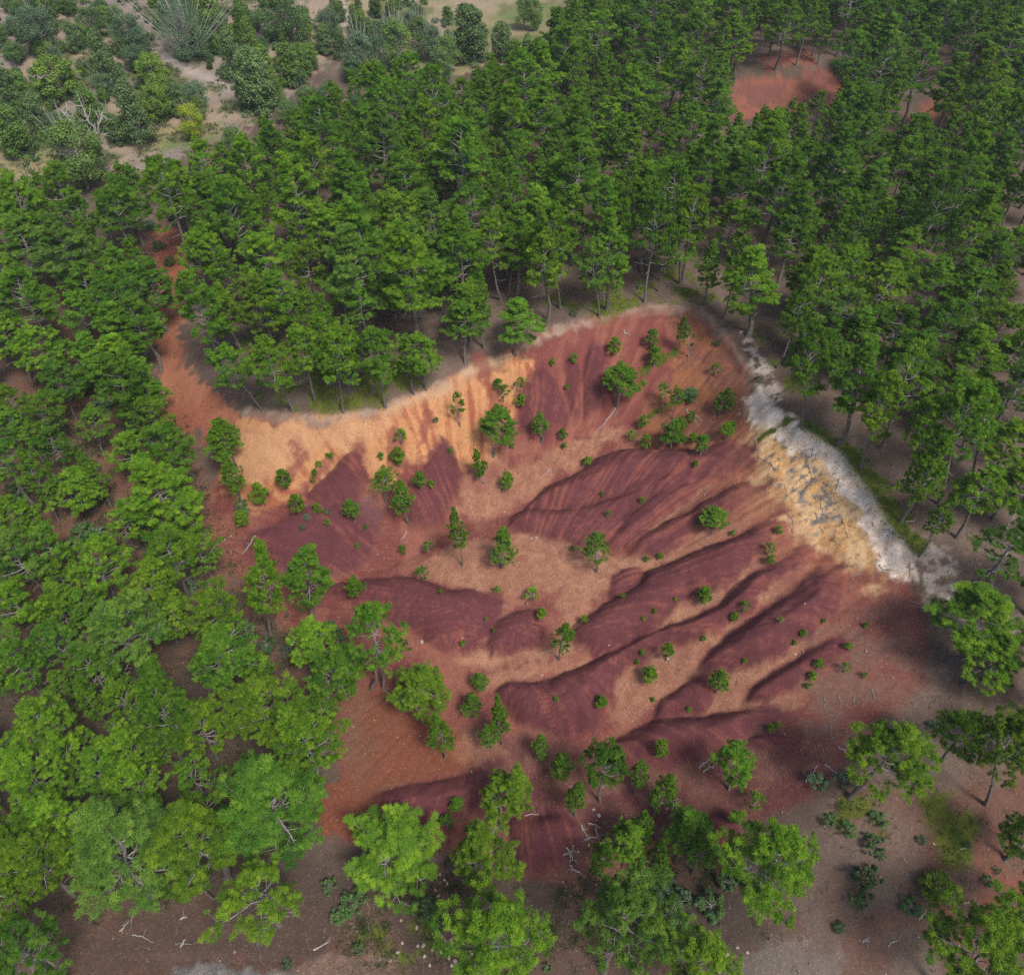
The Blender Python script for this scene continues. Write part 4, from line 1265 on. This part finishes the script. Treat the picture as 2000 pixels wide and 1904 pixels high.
# understorey shrubs
for r_ in rows('''1705 1645 50;1650 1520 46;1600 1525 40;1680 1755 46;1780 1770 44;1620 1600 30;1660 1620 34;1720 1600 36;1800 1640 20;1830 1420 30;690 1760 60;830 1770 60;860 1800 50;640 1730 40;660 1790 36;700 1850 30;
1330 1760 70;1390 1770 60;1320 1800 50;1300 1740 50;870 1600 26;930 1612 30;925 1800 20;905 1890 26;1450 1700 40;1420 1720 40;165 1040 50;150 1060 44;190 1040 40;130 770 40;160 750 44;200 790 36;250 1010 30;260 1190 40;300 1230 36;
390 1040 30;380 1140 40;480 1230 40;520 1260 40;560 1270 36;690 1290 44;660 1250 50;640 1230 40;320 1240 30;470 985 26;475 1000 24;850 820 14;640 1000 14;600 1010 16;590 1030 14;700 700 16;1120 612 16;1100 590 18;1250 560 16;1450 600 20;
1400 670 16;1480 740 16;60 1000 36;40 960 36;90 1100 30;1560 1700 40;1010 1700 30;300 540 26;330 510 26;310 480 30;290 440 30;340 420 30;420 640 20;1930 1720 24;1950 1700 20;1890 1650 16;1720 1670 20;1640 1810 26;1070 1890 20;560 1880 24;
360 420 40;400 380 40;300 340 44;60 300 20;70 310 16;50 320 14;120 190 24;160 130 22;230 130 20;290 70 24;430 140 24;460 170 22;540 90 22;600 40 20;620 100 18;350 110 22;400 110 26;370 100 20;270 165 20;220 180 22;90 90 24;30 60 24;15 110 22'''):
    from_crown(*r_, BUSH, .55, .2, 1.6, cat='shrub', stem='low shrub', tone=['dark green', 'mid green', 'grey-green', 'mid green'][tr_rng.integers(4)])

# the rest of the forest: random spacing inside the wooded parts
FOREST = [np.array(p, float) for p in (
    [(-80, 860), (80, 860), (200, 850), (300, 900), (380, 1000), (400, 1090), (440, 1180), (560, 1290), (640, 1420), (630, 1560), (560, 1620), (420, 1700), (250, 1740), (-80, 1780)],
    [(1180, 1560), (1340, 1540), (1400, 1640), (1400, 1780), (1300, 1820), (1130, 1720)],
    [(215, 350), (330, 300), (430, 330), (352, 430), (340, 450), (300, 430), (180, 390)],
    [(345, 480), (352, 430), (420, 330), (520, 265), (610, 215), (700, 165), (800, 150), (880, 165), (960, 130), (1080, 110), (1110, 60), (1130, -60), (2080, -60), (2080, 1000), (1960, 900), (1900, 740), (1800, 640), (1700, 520),
     (1560, 480), (1480, 470), (1330, 400), (1200, 400), (1060, 430), (960, 450), (900, 590), (800, 640), (640, 660), (480, 650), (400, 580)],
    [(-80, 350), (60, 350), (180, 380), (345, 430), (320, 540), (300, 640), (260, 700), (180, 760), (80, 840), (-80, 860)],
    [(-80, 860), (0, 860), (0, 1960), (-80, 1960)], [(2000, 1000), (2090, 1000), (2090, 1960), (2000, 1960)])]
OPEN_FOOT = [np.array(p, float) for p in (
    [(1405, 215), (1440, 150), (1500, 140), (1560, 140), (1650, 120), (1670, 170), (1640, 215), (1540, 260), (1440, 262)], [(1740, 262), (1790, 190), (1890, 190), (1900, 225), (1850, 265)],
    [(295, 450), (360, 440), (375, 520), (345, 640), (300, 640)], [(870, 20), (1090, 0), (1080, 90), (870, 95)], [(870, 95), (950, 95), (940, 160), (870, 160)], [(1300, 400), (1330, 340), (1340, 400)])]
CLEAR = [np.array(p, float) for p in (
    [(1440, 165), (1480, 150), (1560, 154), (1620, 137), (1650, 155), (1590, 190), (1500, 208), (1445, 212)], [(1765, 232), (1790, 196), (1890, 196), (1880, 225)], [(1480, 110), (1570, 100), (1570, 125), (1500, 130)],
    [(890, 40), (970, 25), (1080, 20), (1070, 60), (960, 60)], [(890, 105), (935, 105), (930, 135), (895, 138)], [(315, 470), (345, 455), (350, 520), (335, 590), (315, 600)], [(5, 300), (100, 290), (105, 330), (10, 340)])]
occ = [(t['base'][0], t['base'][1], t['W']) for t in TREES if t['W'] > 1.6]
fr = np.random.default_rng(5)
cand = 0
FILL0 = len(TREES)
occ_a = np.array(occ)
while cand < 40000:
    cand += 1
    y = fr.uniform(14, 205) if fr.uniform() < .9 else fr.uniform(10, 60)
    x = fr.uniform(-1, 1) * (y * .62 + 42)
    W = fr.choice([fr.uniform(2.8, 4.0), fr.uniform(4.0, 5.8)], p=[.35, .65])
    if occ_a.size:
        dd = np.hypot(occ_a[:, 0] - x, occ_a[:, 1] - y)
        if (dd < (.36 if y > 60 else .42) * (W + occ_a[:, 2])).any():
            continue
    H = np.clip(W * fr.uniform(1.6, 2.3), 6.0, 11.5)
    z = float(ground(x, y))
    cpx_, cpy_, D = project(np.array([x, y, z + H * .74]))
    bx_, by_, _ = project(np.array([x, y, z]))
    if not (-90 < cpx_ < 2090 and -90 < cpy_ < 1990):
        continue
    P1 = np.array([[cpx_, cpy_]])
    if not any(sdf_poly(P1, f)[0] > 0 for f in FOREST):
        continue
    if any((sdf_poly(P1, f)[0] > -.50 * W * FPX / D) for f in CLEAR):
        continue
    P2 = np.array([[bx_, by_]])
    if any(sdf_poly(P2, f)[0] > 0 for f in OPEN_FOOT) or (sd_crater((x, y)) > -1.5 and by_ < 1600):
        continue
    if sd_crater((x, y)) > -6.0 and by_ < 1250 and bx_ > 480:
        continue
    if cpy_ > 1540 and cpx_ > 1100 and cpx_ < 1450:
        W, H = W * .6, H * .55
    occ_a = np.vstack([occ_a, [x, y, W]])
    add_tree(AIRY if fr.uniform() < .05 else CONIC + PINES if cpx_ > 330 and cpy_ < 640 else PINES, (x, y, z), H, W, fr.normal(0, .06), cpx=(cpx_, cpy_), leany=fr.normal(0, .05))
print('placed', N_HAND, FILL0, len(TREES))

# which pines stay individuals
pines = [t for t in TREES if t['cat'] == 'pine tree']
for t in pines:
    X, Y_, D = crown_px(t)
    t['show'] = t['W'] / D if (-20 < X < 2020 and -20 < Y_ < 1924) else 0
pines.sort(key=lambda t: -t['show'])
mass = [t for t in pines[300:]] + [t for t in pines[:300] if t['show'] == 0]
mass_ids = set(id(t) for t in mass)
print('pines', len(pines), 'mass', len(mass))

GROUPS = {'pine tree': 'tall pines of the wood around the crater', 'young pine': 'young pines scattered in the crater', 'pine sapling': 'small pine saplings dotted over the crater', 'juniper': 'junipers on the scrub slope',
          'oak tree': 'bushy oaks on the scrub slope', 'poplar tree': 'poplars along the meadow', 'shrub': 'low shrubs under the trees'}
first_of = {}
for t in TREES:
    if id(t) in mass_ids:
        continue
    p = t['p']
    e = bpy.data.objects.new(t['name'], None)
    col.objects.link(e)
    e.empty_display_size = .3
    e.location = t['base']
    e.rotation_mode = 'XYZ'
    e.rotation_euler = (-t['ly'], t['lx'], 0)
    sxy, sz = t['W'] / p['W'], t['H'] / p['H']
    e.scale = (sxy, sxy, sz)
    tint = np.array(t.get('tint') or TONES[t['tone']]) * tr_rng.uniform(.80, 1.18)
    for nm in ('trunk', 'crown'):
        if p['kind'] in ('pine_sapling', 'shrub') and nm == 'trunk':
            nm2 = 'stem'
        else:
            nm2 = nm
        o = link(nm2, p[nm], e)
        o.rotation_euler = (0, 0, t['rz'])
        o.color = (*tint, 1)
        if nm == 'crown':
            first_of.setdefault(id(p), {})['crown'] = o
        else:
            first_of.setdefault(id(p), {})['trunk'] = o
    if t['label']:
        lab = t['label']
        used_labels.add(lab)
    else:
        X, Y_, D = crown_px(t)
        size = '' if t['cat'] in ('young pine', 'pine sapling', 'shrub') else ('tall ' if t['H'] > 9 else 'short ' if t['H'] < 5.5 else '')
        wh = where(X, Y_, t['base']) if t['cat'] in ('pine tree', 'young pine', 'pine sapling') else ('on scrub slope' if Y_ < 345 and X < 1200 else 'on open ground')
        lab = pct_label(f"{size}{t['tone']} {t['stem']} {wh}", X, Y_)
    tag(e, lab, t['cat'], t['group'] or GROUPS.get(t['cat']))


# the far forest as one mass: the same pines, instanced on points
def build_mass():
    protos = [p for p in CONIC + PINES[:3] if id(p) in first_of]
    gn = bpy.data.node_groups.new('forest_mass', 'GeometryNodeTree')
    gn.interface.new_socket('Geometry', in_out='INPUT', socket_type='NodeSocketGeometry')
    gn.interface.new_socket('Geometry', in_out='OUTPUT', socket_type='NodeSocketGeometry')
    N, L = gn.nodes.new, gn.links.new
    gi, go = N('NodeGroupInput'), N('NodeGroupOutput')
    jall = N('GeometryNodeJoinGeometry')
    for p in protos:
        j = N('GeometryNodeJoinGeometry')
        for nm in ('trunk', 'crown'):
            oi = N('GeometryNodeObjectInfo')
            oi.transform_space = 'ORIGINAL'
            oi.inputs['Object'].default_value = first_of[id(p)][nm]
            L(oi.outputs['Geometry'], j.inputs[0])
        gt = N('GeometryNodeGeometryToInstance')
        L(j.outputs[0], gt.inputs[0])
        L(gt.outputs[0], jall.inputs[0])
    ip = N('GeometryNodeInstanceOnPoints')
    L(gi.outputs[0], ip.inputs['Points'])
    L(jall.outputs[0], ip.inputs['Instance'])
    ip.inputs['Pick Instance'].default_value = True

    def named(nm, ty):
        a = N('GeometryNodeInputNamedAttribute')
        a.data_type = ty
        a.inputs['Name'].default_value = nm
        return a.outputs[0]
    L(named('pick', 'INT'), ip.inputs['Instance Index'])
    L(named('turn', 'FLOAT_VECTOR'), ip.inputs['Rotation'])
    L(named('size', 'FLOAT_VECTOR'), ip.inputs['Scale'])
    L(ip.outputs[0], go.inputs[0])
    me = bpy.data.meshes.new('pine_forest')
    me.vertices.add(len(mass))
    me.vertices.foreach_set('co', np.array([t['base'] for t in mass], np.float32).ravel())
    r = np.random.default_rng(3)
    a = me.attributes.new('pick', 'INT', 'POINT')
    a.data.foreach_set('value', r.integers(0, len(protos), len(mass)).astype(np.int32))
    a = me.attributes.new('turn', 'FLOAT_VECTOR', 'POINT')
    a.data.foreach_set('vector', np.c_[r.normal(0, .04, len(mass)), r.normal(0, .04, len(mass)), r.uniform(0, 6.28, len(mass))].astype(np.float32).ravel())
    a = me.attributes.new('size', 'FLOAT_VECTOR', 'POINT')
    a.data.foreach_set('vector', np.array([[t['W'] / 5.0, t['W'] / 5.0, t['H'] / 9.6] for t in mass], np.float32).ravel())
    o = link('pine_forest', me)
    md = o.modifiers.new('trees', 'NODES')
    md.node_group = gn
    o.color = (.92, .98, 1.0, 1)
    tag(o, 'dense green pine forest receding behind the nearer rows of pines', 'forest', None, 'stuff')


build_mass()

# ------------------------------------------------------------------ dead tree, fallen wood, roots
def drape(pts, lift, r, sub=4, wig=.04):
    """a line of photo positions laid on the ground"""
    P = [at(*p) for p in pts]
    out = []
    for a, b in zip(P[:-1], P[1:]):
        for k in range(sub):
            q = a + (b - a) * k / sub + np.r_[r.normal(0, wig, 2), 0]
            out.append([q[0], q[1], float(ground(q[0], q[1])) + lift])
    q = P[-1]
    out.append([q[0], q[1], float(ground(q[0], q[1])) + lift])
    return np.array(out)


wr = np.random.default_rng(77)


def build_dead_tree():
    b = at(210, 336)
    e = link('dead_tree', None)
    e.location = b
    tag(e, 'dead tree with forked white trunk and bare white branches beside the poplar', 'dead tree')
    t = Wood()
    t.tube([[0, 0, -.2], [-.1, 0, .8], [-.35, .1, 2.0]], [.26, .22, .19], 8)
    t.mesh_obj = t.mesh('dead_trunk', M_DEAD)
    link('trunk', t.mesh_obj, e)
    e.scale = (1.25, 1.25, 1.1)
    for base_, tip in (((-.35, .1, 1.9), (-1.4, .3, 4.2)), ((-.3, .1, 1.7), (.3, .2, 4.4)), ((-.35, .1, 1.95), (-.4, .3, 5.0)), ((.3, .2, 4.3), (1.5, .6, 6.6)), ((.3, .2, 4.3), (-.4, .6, 7.6)), ((-1.4, .3, 4.1), (-2.6, .5, 7.0))):
        w = Wood()
        base_, tip = np.array(base_), np.array(tip)
        s = np.linspace(0, 1, 6)
        cv = base_ + np.outer(s, tip - base_)
        cv[1:-1] += wr.normal(0, .12, (4, 3))
        w.tube(cv, .15 - .11 * s, 6)
        for _ in range(9):
            f = wr.uniform(.35, 1)
            p0 = np.array([np.interp(f, s, cv[:, c]) for c in range(3)])
            d = unit((tip - base_) * .35 + wr.normal(0, 1.0, 3) + np.array([0, 0, .5]))
            L = wr.uniform(.5, 1.5)
            m_ = p0 + d * L * .5 + wr.normal(0, .08, 3)
            w.tube([p0, m_, p0 + d * L + [0, 0, .2 * L]], [.07, .05, .025], 4)
            w.tube([m_, m_ + unit(d + wr.normal(0, .7, 3)) * L * .5], [.04, .015], 3)
        link('branch', w.mesh('dead_branch', M_DEAD), e)


build_dead_tree()

STICKS = '''499 1047 472 1083 .06;1203 797 1160 847 .045;1217 646 1230 658 .06;1076 914 1060 932 .05;1025 1594 1052 1589 .04;1135 1612 1150 1640 .05;1150 1606 1172 1618 .05;1140 1640 1178 1630 .04;1163 1615 1168 1640 .04;
1364 1500 1394 1481 .05;1372 1508 1402 1490 .04;1612 1492 1637 1517 .05;1635 1457 1666 1475 .05;1573 1528 1595 1498 .05;1733 1845 1761 1827 .04;1683 1839 1697 1837 .05;1792 1795 1812 1782 .06;1853 1757 1865 1769 .04;
1885 1762 1905 1758 .035;1893 1770 1912 1764 .03;1951 1787 1972 1791 .04;1878 1660 1901 1650 .03;353 1794 366 1789 .06;355 1848 362 1835 .06;234 1818 250 1800 .04;613 1854 646 1835 .05;1106 1655 1130 1690 .06;1098 1670 1122 1662 .04;
1112 1690 1145 1715 .05;1120 1650 1112 1685 .04;1310 1555 1318 1585 .04;1285 1570 1325 1560 .05;1300 1580 1330 1562 .04;765 950 775 960 .03;795 1038 782 1055 .04;1770 1020 1790 1015 .04;890 470 900 478 .03;1350 810 1372 822 .05;
1340 800 1362 830 .05;430 1060 455 1045 .05;1790 620 1830 610 .05;1735 600 1770 612 .05;1945 1040 1975 1030 .04;1900 1450 1930 1462 .04;1690 1835 1700 1828 .03;260 1825 300 1840 .03;680 1700 700 1690 .04'''
for r_ in rows(STICKS):
    w = Wood()
    cv = drape([(r_[0], r_[1]), ((r_[0] + r_[2]) / 2, (r_[1] + r_[3]) / 2 + wr.normal(0, 1.5)), (r_[2], r_[3])], r_[4] * .7, wr)
    s = np.linspace(0, 1, len(cv))
    w.tube(cv, r_[4] * (1.1 - .75 * s), 6)
    for _ in range(3):
        k = wr.integers(2, len(cv) - 1)
        d = unit(np.r_[wr.normal(0, 1, 2), abs(wr.normal(0, .3))])
        w.tube([cv[k], cv[k] + d * wr.uniform(.2, .6)], [r_[4] * .4, r_[4] * .15], 4)
    o = link('fallen_branch', w.mesh('fallen_branch', M_DEAD))
    tag(o, pct_label('grey fallen branch lying on the ground', (r_[0] + r_[2]) / 2, (r_[1] + r_[3]) / 2), 'branch', 'dead branches lying on the ground')

ROOTS = ['650 530;670 590;680 640;705 640', '690 650;610 730;570 830;520 820;470 740;450 670', '200 290;240 380;250 460;340 510;380 560', '350 510;400 570;420 490', '330 610;380 650;310 720;300 770', '460 880;520 970;525 1060;480 1140',
         '890 640;870 700;835 780', '755 800;745 870;780 930;820 960', '695 910;720 960;770 1060', '920 950;940 1030;970 1110', '870 1040;855 1100;865 1160', '1060 1375;990 1420;1040 1490', '990 1500;980 1540', '1210 1320;1240 1355;1360 1360',
         '1440 1600;1520 1620;1560 1670;1480 1650;1465 1700', '690 380;670 440', '1260 1040;1350 1090', '1450 1310;1455 1420', '1150 980;1180 1020']
RL = [[(1420 + .2451 * a, 780 + .2451 * b) for a, b in rows(s)] for s in ROOTS]
RL += [[(697, 1727), (705, 1748), (722, 1770), (717, 1796), (722, 1824)], [(682, 1803), (692, 1810), (697, 1821)], [(1610, 1360), (1612, 1380), (1622, 1400)], [(1622, 1415), (1625, 1440), (1632, 1455)], [(1640, 1360), (1642, 1385)],
       [(1667, 1360), (1668, 1380)], [(1700, 1345), (1712, 1370)], [(1005, 693), (985, 700), (975, 705)], [(1010, 694), (1025, 700), (1032, 698)], [(1204, 800), (1202, 815), (1204, 832)], [(749, 1348), (760, 1352)], [(966, 1604), (980, 1625)]]
for ln in RL:
    w = Wood()
    cv = drape(ln, .012, wr, 5, .05)
    s = np.linspace(0, 1, len(cv))
    w.tube(cv, .042 - .024 * s, 5)
    for _ in range(2):
        k = wr.integers(1, len(cv) - 1)
        d = unit(np.r_[wr.normal(0, 1, 2), -.1])
        e2 = cv[k] + d * wr.uniform(.25, .6)
        w.tube([cv[k], [e2[0], e2[1], float(ground(e2[0], e2[1])) + .01]], [.025, .01], 4)
    o = link('tree_root', w.mesh('tree_root', M_ROOT))
    mx_ = np.mean(ln, 0)
    tag(o, pct_label('exposed dark root snaking over bare soil', *mx_), 'root', 'exposed roots on the eroded slopes')


# ------------------------------------------------------------------ stones
def stone_material():
    g = NT('pale_stone')
    co = g.n('ShaderNodeTexCoord')
    at_ = g.n('ShaderNodeAttribute', attribute_name='shade')
    no = g.n('ShaderNodeTexNoise')
    no.inputs['Scale'].default_value = 7
    no.inputs['Detail'].default_value = 5
    g.l(co.outputs['Object'], no.inputs['Vector'])
    ad = g.n('ShaderNodeMath', operation='MULTIPLY_ADD')
    ad.inputs[1].default_value = .5
    g.l(no.outputs[0], ad.inputs[0])
    g.l(at_.outputs['Fac'], ad.inputs[2])
    rp = g.n('ShaderNodeValToRGB')
    e = rp.color_ramp.elements
    e[0].position, e[0].color = .1, (.11, .055, .045, 1)
    e[1].position, e[1].color = 1.0, (.36, .31, .27, 1)
    x = e.new(.55)
    x.color = (.22, .125, .09, 1)
    g.l(ad.outputs[0], rp.inputs[0])
    b = g.n('ShaderNodeBsdfPrincipled')
    b.inputs['Roughness'].default_value = .9
    g.l(rp.outputs[0], b.inputs['Base Color'])
    out = g.n('ShaderNodeOutputMaterial')
    g.l(b.outputs[0], out.inputs[0])
    return g.m


M_STONE = stone_material()
import bmesh
STONES = []
for k in range(4):
    bm = bmesh.new()
    bmesh.ops.create_icosphere(bm, subdivisions=2, radius=1)
    rr_ = np.random.default_rng(200 + k)
    fl = [(unit(rr_.normal(size=3)), rr_.uniform(.55, .85)) for _ in range(9)]
    for v in bm.verts:
        c = np.array(v.co)
        for n_, d_ in fl:                       # chop flat facets
            q = c @ n_
            if q > d_:
                c = c - n_ * (q - d_)
        v.co = c * np.array([1.15, .9, .65])
    me = bpy.data.meshes.new('stone')
    bm.to_mesh(me)
    bm.free()
    a = me.attributes.new('shade', 'FLOAT', 'POINT')
    a.data.foreach_set('value', np.full(len(me.vertices), rr_.uniform(.45, .8), np.float32))
    me.materials.append(M_STONE)
    STONES.append(me)
SP_ = [(560 + .2537 * a, 1560 + .2537 * b, s) for a, b, s in rows('''1430 1180 .34;1100 745 .2;1165 750 .26;1110 820 .25;1145 705 .22;1095 910 .16;1000 990 .22;1210 940 .2;1050 1130 .26;890 1110 .18;855 1180 .2;1250 1220 .24;1300 1250 .26;1280 1165 .22;
1060 1210 .2;1520 1270 .26;1465 1130 .24;1235 650 .2;1180 580 .16;1270 1080 .22;880 930 .2;1215 625 .18;1010 1130 .18;1120 1160 .16;1160 1050 .16;1190 1180 .18;800 1240 .15;720 1235 .15;1370 1255 .15;1270 1280 .2;1100 1280 .2;1180 640 .15''')]
SP_ += [(915, 979, .16), (1038, 1052, .17), (824, 1254, .28), (903, 1246, .16), (1059, 1319, .2), (1170, 1593, .26), (1159, 1581, .18), (921, 1507, .14), (1129, 1663, .2), (1150, 1650, .18), (1100, 868, .15), (1098, 870, .13), (1190, 1260, .12), (1572, 1179, .12),
        (1824, 1648, .13), (1440, 1850, .2), (1460, 1860, .18), (1420, 1865, .2)]
for i, (a, b, s) in enumerate(SP_):
    o = link('stone', STONES[i % 4])
    p = at(a, b)
    o.location = p + np.array([0, 0, s * .22])
    s *= .6
    o.scale = (s, s, s)
    o.rotation_euler = (wr.normal(0, .15), wr.normal(0, .15), wr.uniform(0, 6.28))
    tag(o, pct_label('pale loose stone on the ground', a, b), 'stone', 'loose pale stones')


def scatter(n, weight, lo, hi, r):
    """random ground points, kept where weight (per ground vertex) is high"""
    x = r.uniform(lo[0], hi[0], n)
    y = r.uniform(lo[1], hi[1], n)
    i = np.clip(np.searchsorted(GX, x), 0, NX - 1)
    j = np.clip(np.searchsorted(GY, y), 0, NY - 1)
    k = r.uniform(size=n) < weight.reshape(NY, NX)[j, i]
    x, y = x[k], y[k]
    return np.c_[x, y, ground(x, y)]


def build_pebbles():
    r = np.random.default_rng(301)
    wt = np.clip(GRAVEL * 1.2 - .25, 0, 1) * (.35 + .65 * smooth(-.2, .5, n_big))
    P = scatter(60000, wt, (-34, 9), (42, 64), r)[:11000]
    n = len(P)
    s = .035 + .06 * r.uniform(size=n) ** 3 + .10 * (r.uniform(size=n) > .985)
    oc = np.array([[1, 0, 0], [0, 1, 0], [-1, 0, 0], [0, -1, 0], [0, 0, .8], [0, 0, -.8]], float)
    V = oc[None] * r.uniform(.6, 1.3, (n, 6, 1))
    an = r.uniform(0, 6.28, n)
    c_, s_ = np.cos(an)[:, None], np.sin(an)[:, None]
    V = np.stack([V[..., 0] * c_ - V[..., 1] * s_, V[..., 0] * s_ + V[..., 1] * c_, V[..., 2]], -1) * s[:, None, None] + P[:, None]
    f = np.array([[0, 1, 4], [1, 2, 4], [2, 3, 4], [3, 0, 4], [1, 0, 5], [2, 1, 5], [3, 2, 5], [0, 3, 5]])
    F = (f[None] + 6 * np.arange(n)[:, None, None]).reshape(-1, 3)
    sh = np.repeat(np.clip(r.normal(.32, .2, n), 0, .9), 6)
    o = link('pebbles', mk_mesh('pebbles', V.reshape(-1, 3), tris=F, mats=[M_STONE], attrs={'shade': sh}))
    tag(o, 'pale and rusty pebbles strewn in the gullies and on gravel flats', 'pebbles', None, 'stuff')


build_pebbles()


def blades(name, P, n, ln, wd, colr, r, label, up=1.0):
    k = len(P)
    g = NT(name)
    a = g.n('ShaderNodeAttribute', attribute_name='tone')
    b = g.n('ShaderNodeBsdfDiffuse')
    g.l(a.outputs['Color'], b.inputs['Color'])
    t = g.n('ShaderNodeBsdfTranslucent')
    g.l(a.outputs['Color'], t.inputs['Color'])
    m = g.n('ShaderNodeMixShader')
    m.inputs[0].default_value = .25
    g.l(b.outputs[0], m.inputs[1])
    g.l(t.outputs[0], m.inputs[2])
    out = g.n('ShaderNodeOutputMaterial')
    g.l(m.outputs[0], out.inputs[0])
    d = unit(r.normal(size=(k, n, 3)) * [1, 1, .5] + [0, 0, up])
    d[..., 2] = np.abs(d[..., 2])
    L = ln * r.uniform(.5, 1.2, (k, 1, 1)) * r.uniform(.6, 1.1, (k, n, 1))
    side = unit(np.cross(d, r.normal(size=(k, n, 3)))) * wd
    base = P[:, None] + np.concatenate([r.normal(0, .5 * ln, (k, n, 2)), np.zeros((k, n, 1))], -1)
    tip = base + d * L
    V = np.stack([base - side, base + side, tip + side * .3, tip - side * .3], 2).reshape(-1, 3)
    cc = np.repeat(colr(k) * r.uniform(.75, 1.25, (k, 1)), n * 4, axis=0)
    o = link(name, mk_mesh(name, V, quads=np.arange(k * n * 4).reshape(-1, 4), mats=[g.m], attrs={'tone': cc}))
    tag(o, label, name.replace('_', ' '), None, 'stuff')


gr_ = np.random.default_rng(401)
P = scatter(90000, MOSS * .9, (-34, 9), (45, 75), gr_)[:9000]
blades('moss_tufts', P, 7, .12, .022, lambda k: np.where(gr_.uniform(size=(k, 1)) < .5, [[.075, .115, .012]], [[.13, .14, .025]]), gr_, 'low green moss and grass tufts under the rim pines')
onfl = smooth(.5, -1.5, SDC) * (1 - MOSS)
P = scatter(30000, onfl * smooth(-.3, .5, n_big + n_mid), (-60, 9), (70, 110), gr_)[:9000]
blades('dry_undergrowth', P, 8, .20, .014, lambda k: np.where(gr_.uniform(size=(k, 1)) < .55, [[.10, .095, .075]], [[.07, .085, .03]]), gr_, 'dull dry grass and heath tufts on the forest floor', .8)
dark = np.clip(smooth(-.4, .6, dcl) * .5 + .5 * smooth(.15, .5, n_mid) * (SDC > 0) * (1 - LOBE_W) * smooth(-2.6, -1.0, Z), 0, 1)
P = scatter(60000, dark * .5, (-34, 25), (42, 64), gr_)[:5000]
blades('heath_tufts', P, 6, .10, .014, lambda k: np.where(gr_.uniform(size=(k, 1)) < .6, [[.07, .065, .06]], [[.10, .10, .05]]), gr_, 'tiny dark dry tufts dotted over the ochre scarps', .6)
sel = zone([(-200, 700), (300, 700), (420, 1000), (560, 1260), (640, 1400), (620, 1560), (540, 1700), (250, 1760), (-200, 1780)], 2, 1.5) * .6
sel = np.maximum(sel, zone([(640, 1700), (900, 1700), (1000, 1740), (1250, 1700), (1450, 1640), (1480, 1800), (1300, 1850), (900, 1860), (700, 1850)], 2, 1.5) * .8)
sel = np.maximum(sel, zone([(1540, 1490), (1660, 1560), (1720, 1600), (1640, 1620), (1560, 1560)], 1.5, 1.5) * .6)
P = scatter(60000, sel * smooth(-.2, .35, n_mid + .6 * n_big), (-45, 9), (30, 60), gr_)[:9000]
blades('undergrowth', P, 12, .34, .022, lambda k: np.where(gr_.uniform(size=(k, 1)) < .6, [[.045, .075, .030]], [[.075, .10, .035]]), gr_, 'dark green undergrowth of low scrub beneath the nearer pines', .9)
sel = zone([(-300, -60), (740, -60), (690, 60), (560, 190), (520, 240), (390, 290), (330, 330), (100, 345), (-300, 360)], 4, 4, 10)
P = scatter(40000, sel * smooth(-.15, .3, fbm(x_ / 2.4, y_ / 2.4, 4, 111)), (-130, 85), (10, 190), gr_)[:9000]
blades('heath_scrub', P, 12, .42, .045, lambda k: np.where(gr_.uniform(size=(k, 1)) < .5, [[.085, .125, .045]], [[.14, .15, .10]]), gr_, 'low green and grey heath covering the pale far slope', .8)
P = scatter(26000, onfl, (-45, 9), (50, 75), gr_)[:7000]
P[:, 2] += .015
blades('fallen_twigs', P, 2, .55, .012, lambda k: np.tile([[.24, .21, .19]], (k, 1)), gr_, 'thin grey fallen twigs littering the forest floor', .04)


# ------------------------------------------------------------------ the air: thin blue haze over the far forest
def build_haze():
    lo, hi = np.array([-1650., -480., -40.]), np.array([1650., 2700., 49.])
    V = np.array([[x, y, z] for z in (lo[2], hi[2]) for y in (lo[1], hi[1]) for x in (lo[0], hi[0])])
    Q = [[0, 2, 3, 1], [4, 5, 7, 6], [0, 1, 5, 4], [2, 6, 7, 3], [0, 4, 6, 2], [1, 3, 7, 5]]
    g = NT('haze_air')
    v = g.n('ShaderNodeVolumePrincipled')
    v.inputs['Color'].default_value = (.80, .89, 1.0, 1)
    v.inputs['Density'].default_value = .0003
    v.inputs['Anisotropy'].default_value = .2
    out = g.n('ShaderNodeOutputMaterial')
    g.l(v.outputs[0], out.inputs['Volume'])
    o = link('haze', mk_mesh('haze', V, quads=np.array(Q), mats=[g.m]))
    tag(o, 'thin bluish haze in the air between the camera and the far forest', 'haze', None, 'stuff')


build_haze()
